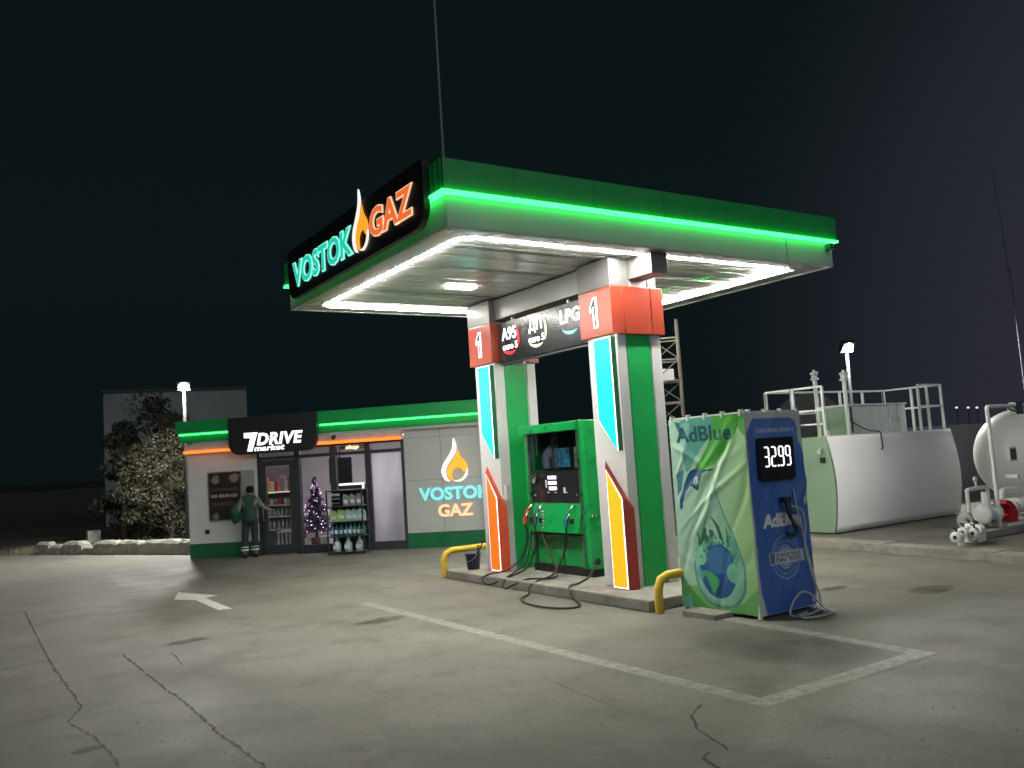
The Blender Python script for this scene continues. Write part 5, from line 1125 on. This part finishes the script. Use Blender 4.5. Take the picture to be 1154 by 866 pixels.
# lattice scaffold tower behind the near column
lt = thing('lattice_tower', 'rusty lattice scaffold tower behind the near canopy column', 'tower', (*away(755, 500, 17)[:2], -.03))
la, lb = away(738, 450, 17), away(769, 450, 17); lu = (lb-la)[:2]; lw = np.linalg.norm(lu); lu /= lw; ln = np.array([-lu[1], lu[0]]); zt2 = away(755, 372, 17)[2]
c4_ = [la[:2], lb[:2], lb[:2]+ln*lw, la[:2]+ln*lw]; rm = mat('pale rusty steel', (.07, .06, .045), .6, var=.3, vs_=8)
mb = MB()
for c in c4_: mb.bar((*c, -.03), (*c, zt2+.2), .045)
each(mb, 'leg', rm, lt); mb = MB(); ms = MB(); zz = np.arange(.35, zt2, .42)
for i, z in enumerate(zz):
    for k in range(4):
        p, q = c4_[k], c4_[(k+1) % 4]; mb.bar((*p, z), (*q, z), .028)
        if i+1 < len(zz): ms.bar((*(p if i % 2 else q), z), (*(q if i % 2 else p), zz[i+1]), .018)
each(mb, 'rung', rm, lt); each(ms, 'brace', rm, lt)
pbx = MB().box(*(c4_[3][0]-.1, c4_[3][0]+.28, c4_[3][1]-.3, c4_[3][1]-.02), away(752, 422, 17)[2]-.1, away(752, 422, 17)[2]+.14).build('junction_box', worn_white, lt, bevel=.01)
ms_ = thing('antenna_mast', 'thin antenna mast standing on the near corner of the canopy roof', 'mast', (5.3, 9.32, 5.26)); p = (5.3, 9.32)
MB().tube([(*p, 5.26), (*p, 7.5), (*p, 11)], [.020, .017, .013], 8).build('pole', mat('dim galvanised pole', (.22, .23, .225), .5, .2), ms_)
MB().box(p[0]-.1, p[0]+.1, p[1]-.1, p[1]+.1, 5.261, 5.3).build('footing', steel, ms_)
p = away(1150, 380, 24); ms2 = thing('lightning_mast', 'slender grey lightning mast at the far right edge', 'mast', (p[0], p[1], .1))
MB().tube([(p[0], p[1], -.03), (p[0]-.08, p[1], 5), (p[0]-.25, p[1]+.1, 8.6)], [.04, .028, .010], 8).build('pole', mat('dull grey mast', (.10, .10, .11), .5, .2), ms2); MB().box(p[0]-.2, p[0]+.2, p[1]-.2, p[1]+.2, -.03, .2).build('footing', concrete, ms2)
# floodlights: a real lamp head on a pole, with its own lamp
def flood(px, py, dist, aim, power, lab, ang=150):
    p = away(px, py, dist); r_ = thing('floodlight_pole', lab, 'floodlight', (p[0], p[1], -.03), 'floodlight poles')
    MB().tube([(p[0], p[1], -.03), (p[0], p[1], p[2]+.1)], [.07, .045], 10).build('pole', mat('galvanised pole', (.03, .03, .032), .45, .3), r_)
    a = np.array(aim, float)-p; a /= np.linalg.norm(a); c_ = p+a*.12; up = np.array([0, 0, 1.]); rt = np.cross(a, up); rt /= np.linalg.norm(rt); u2 = np.cross(rt, a); f = frame(c_, rt, u2, a)
    MB().box(-.19, .19, -.17, .17, -.10, .04, f).build('lamp_head', dark_metal, r_, bevel=.01)
    MB().prism([(.145*math.cos(t), .145*math.sin(t)) for t in np.linspace(0, 2*math.pi, 24, endpoint=False)], f, .042, .05).build('lamp_lens', emit('floodlight lens', (1, .98, 1), 60), r_)
    l = bpy.data.lights.new('floodlight_lamp', 'SPOT'); l.energy = power; l.spot_size = R(179); l.spot_blend = .25; l.shadow_soft_size = .18; l.color = (1, .97, .93)
    o = bpy.data.objects.new('floodlight_lamp', l); COL.objects.link(o); o.parent = r_; o.location = tuple(c_+a*.22-np.array(ORG[r_.as_pointer()])); o.rotation_euler = Vector((a[0]*.15, a[1]*.15, -1)).to_track_quat('-Z', 'Y').to_euler()
flood(207, 432, 27, (4.6, 21.5, 0), P_FLOOD_L, 'floodlight pole shining behind the shop beside the bush')
flood(953, 389, 26, (18.5, 9.5, 0), P_FLOOD_R, 'floodlight pole shining behind the storage tank railing')
for k, px in enumerate((1078, 1091, 1101)):
    p = away(px, 460, 260); r_ = thing('street_lamp', 'tiny distant street lamp glowing above the panel wall', 'street lamp', (p[0], p[1], -.03), 'distant street lamps')
    MB().tube([(p[0], p[1], -.03), (p[0], p[1], p[2])], .12, 6).build('pole', dark_metal, r_); MB().blob((p[0], p[1], p[2]+.1), (.35, .35, .25), 0, 0, 5).build('lamp', emit('far lamp', (1, .8, .8), 1.2), r_)

lit_ = MB(); g = np.random.default_rng(21)
for k in range(420):
    px, py = g.uniform(0, 1150), 630+230*g.uniform(0, 1)**1.4; p = gnd(px, py)
    if p[0] > 7.1 and 6.7 < p[1] < 13.5 or p[0] > 12.5: continue
    s_ = g.uniform(.003, .008); t = g.uniform(0, 6.28); lit_.prism([(math.cos(t+q)*s_*g.uniform(.6, 1.2), math.sin(t+q)*s_*g.uniform(.6, 1.2)) for q in (0, 1.3, 2.6, 3.9, 5.1)], frame((p[0], p[1], 0), (1, 0, 0), (0, 1, 0), (0, 0, 1)), .0, s_*.5)
o = lit_.build('grit', mat('grit and leaf scraps', (.22, .20, .15), .9, var=.5)); o['kind'] = 'stuff'
# ------------------------------------------------------------------ left: block, trees, kerb stones
bA, bB = away(117, 480, 46), away(279, 480, 46); bu = (bB-bA); bu[2] = 0; bwid = np.linalg.norm(bu); bu /= bwid; bn = np.array([-bu[1], bu[0], 0])
ap = thing('apartment_building', 'distant blank end wall of a pale block behind the trees', 'building', (*((bA+bB)/2)[:2], -.03)); fa = frame((bA[0], bA[1], 0), bu, (0, 0, 1), bn); bz = away(200, 441, 46)[2]
plaster = mat('stained pale plaster', (.24, .26, .25), .9, var=.25, vs_=.5, dirt=.5)
MB().box(0, bwid, -.03, bz, 0, 14, fa).build('wall', plaster, ap); MB().box(-.1, bwid+.1, bz+.001, bz+.12, -.1, 14.1, fa).build('roof', mat('dark roof felt', (.06, .06, .06), .9), ap)
MB().box(.05, bwid*.62, bz*.55, bz*.56, -.02, 0, fa).build('string_course', plaster, ap)
leafm = lambda n, c: mat(n, c, .6, var=.35, vs_=2.0)
def tree(name, lab, cat, base, H, R_, n, col, th, seed, grp=None, leaf=.09, low=.1, conic=False):
    g = np.random.default_rng(seed); r_ = thing(name, lab, cat, (base[0], base[1], -.03), grp)
    tb = MB(); top = np.array([base[0]+g.normal(0, .1), base[1]+g.normal(0, .1), H*.85]); tb.tube([(base[0], base[1], -.03), (np.array([base[0], base[1], 0])+top)/2, top], [th, th*.6, th*.15], 8)
    cl_ = []
    for k in range(max(14, int(n/260))):
        h = g.uniform(low, 1); rr = R_*((1-h)*1.0+.06 if conic else math.sin(math.pi*min(.97, .22+.76*h))**.7); t = g.uniform(0, 6.28); q = g.uniform(.35, 1.0)*rr
        c = np.array([base[0]+q*math.cos(t), base[1]+q*math.sin(t), H*h]); cl_.append((c, g.uniform(.20, .42)*R_*(.6 if conic else 1)))
        if k % 2 == 0: a_ = np.array([base[0], base[1], H*max(.08, h-.25)]); tb.tube([a_, a_*.4+c*.6+g.normal(0, .05, 3), c], [th*.35, th*.22, th*.08], 5)
    tb.build('trunk', mat('tree bark', (.07, .055, .04), .9, bump=.5), r_)
    m = MB(); V = []; Fc = []
    for k in range(n):
        c, rad = cl_[g.integers(len(cl_))]; d_ = g.normal(0, 1, 3); d_ /= np.linalg.norm(d_); p = c+d_*rad*g.uniform(.4, 1)**.5*np.array([1, 1, .8]); a_ = g.normal(0, 1, 3); a_ /= np.linalg.norm(a_); b2 = np.cross(a_, d_+g.normal(0, .4, 3)); b2 /= np.linalg.norm(b2)+1e-6; s = leaf*g.uniform(.6, 1.3); i = len(V)
        V += [p-a_*s, p+b2*s*.45, p+a_*s, p-b2*s*.45]; Fc.append((i, i+1, i+2, i+3))
    m.add(V, Fc); m.build('crown', leafm(lab[:20], col), r_); return r_
tree('bush', 'tall pale olive bush lit at the left corner of the shop', 'bush', away(193, 560, 31.5), 4.0, 1.45, 18000, (.070, .066, .038), .10, 11, leaf=.05)
tree('dark_tree', 'dark shaggy tree standing left of the lit bush', 'tree', away(140, 560, 34), 3.9, 1.8, 9000, (.045, .05, .032), .14, 12, leaf=.10, conic=True, low=.06)
tree('dark_tree', 'tall bare looking tree in front of the blank block wall', 'tree', away(180, 560, 36), 5.0, 2.0, 2600, (.06, .065, .05), .16, 13, leaf=.11)
lowg = MB(); g = np.random.default_rng(5); V = []; Fc = []
KA, KB = gnd(5, 628)[:2], gnd(214, 624)[:2]; kd = (KB-KA)/np.linalg.norm(KB-KA); kn = np.array([-kd[1], kd[0]]); kn = kn if kn[1] > 0 else -kn
for k in range(5000):
    q = KA+(KB-KA)*g.uniform(-.1, 1.05)+kn*(.35+abs(g.normal(0, 1.6))); h = g.uniform(.05, .28); t = g.uniform(0, 6.28); i = len(V)
    V += [(q[0], q[1], -.03), (q[0]+.012, q[1]+.01, -.03), (q[0]+.1*math.cos(t)*h*3, q[1]+.1*math.sin(t)*h*3, h)]; Fc.append((i, i+1, i+2))
o = lowg.add(V, Fc).build('dry_grass', mat('dry grass', (.14, .13, .08), .9, var=.3)); o['kind'] = 'stuff'
kb = [(52, 50, 26, .34, 'small upright kerb block at the left end of the row'), (74, 0, 0, 0, ''), ]
def stone(pa, pb_, h, dep, lab, seed, z0=-.02, off=0.0):
    a = gnd(pa, 625.5)[:2]+kn*off; b = gnd(pb_, 625.5)[:2]+kn*off; L_ = np.linalg.norm(b-a); d_ = (b-a)/L_; n_ = np.array([-d_[1], d_[0]]); n_ = n_ if n_[1] > 0 else -n_
    g = np.random.default_rng(seed); nx = 7; V = []
    prf = [(0, 0), (0.02, h*.8), (.09, h), (dep-.08, h*.97), (dep, h*.75), (dep, 0)]
    for i in range(nx):
        s = L_*i/(nx-1); e = .86 if i in (0, nx-1) else 1
        for c, z in prf: p = a+d_*s+n_*(c*e+g.normal(0, .012)); V.append((*p, z0+max(0, z*e+g.normal(0, .012)*(z > 0))))
    m = len(prf); Fc = [(i*m+k, (i+1)*m+k, (i+1)*m+k+1, i*m+k+1) for i in range(nx-1) for k in range(m-1)]+[tuple(range(m)), tuple(range((nx-1)*m, nx*m))[::-1]]
    o = MB().add(V, Fc).build('kerb_stone', concrete_rough, bevel=.02); tag(o, lab, 'kerb stone', 'rough kerb stones along the left edge')
stone(39, 54, .40, .35, 'short upright kerb stone at the left end of the row', 1)
stone(54, 68, .30, .3, 'dark short kerb stone right of the upright end stone', 2)
stone(69, 91, .40, .4, 'sloping kerb stone left of the small gap in the row', 3)
stone(92, 102, .26, .3, 'smallest kerb stone filling the gap in the row', 4)
stone(104, 129, .42, .4, 'kerb stone right of the gap, below the pale cube', 5)
stone(130, 157, .40, .4, 'middle kerb stone below the dark shaggy tree', 6)
stone(158, 200, .42, .4, 'longest kerb stone, in front of the lit bush', 7)
stone(200, 216, .42, .4, 'kerb stone touching the green plinth of the shop', 8)
p = gnd(99, 612)[:2]
o = MB().box(p[0], p[0]+.42, p[1], p[1]+.4, -.03, .40).build('stone_cube', mat('pale stone cube', (.42, .42, .37), .9, var=.15, bump=.4), bevel=.02); tag(o, 'pale square stone standing behind the kerb stone row', 'stone block')
mb = MB(); V = []; hz_ = [(a, 300+40*math.sin(a*5)) for a in np.linspace(-.2, 1.8, 60)]
for a, dd in hz_: x, y = dd*2*math.cos(a), dd*2*math.sin(a); h = 6+4*math.sin(a*7)+3*math.sin(a*17+1); V += [(x, y, -.03), (x*1.1, y*1.1, max(1, h))]
mb.add(V, [(2*i, 2*i+2, 2*i+3, 2*i+1) for i in range(59)]); struct('hills', mb, mat('dark far hills', (.010, .010, .009), .95))
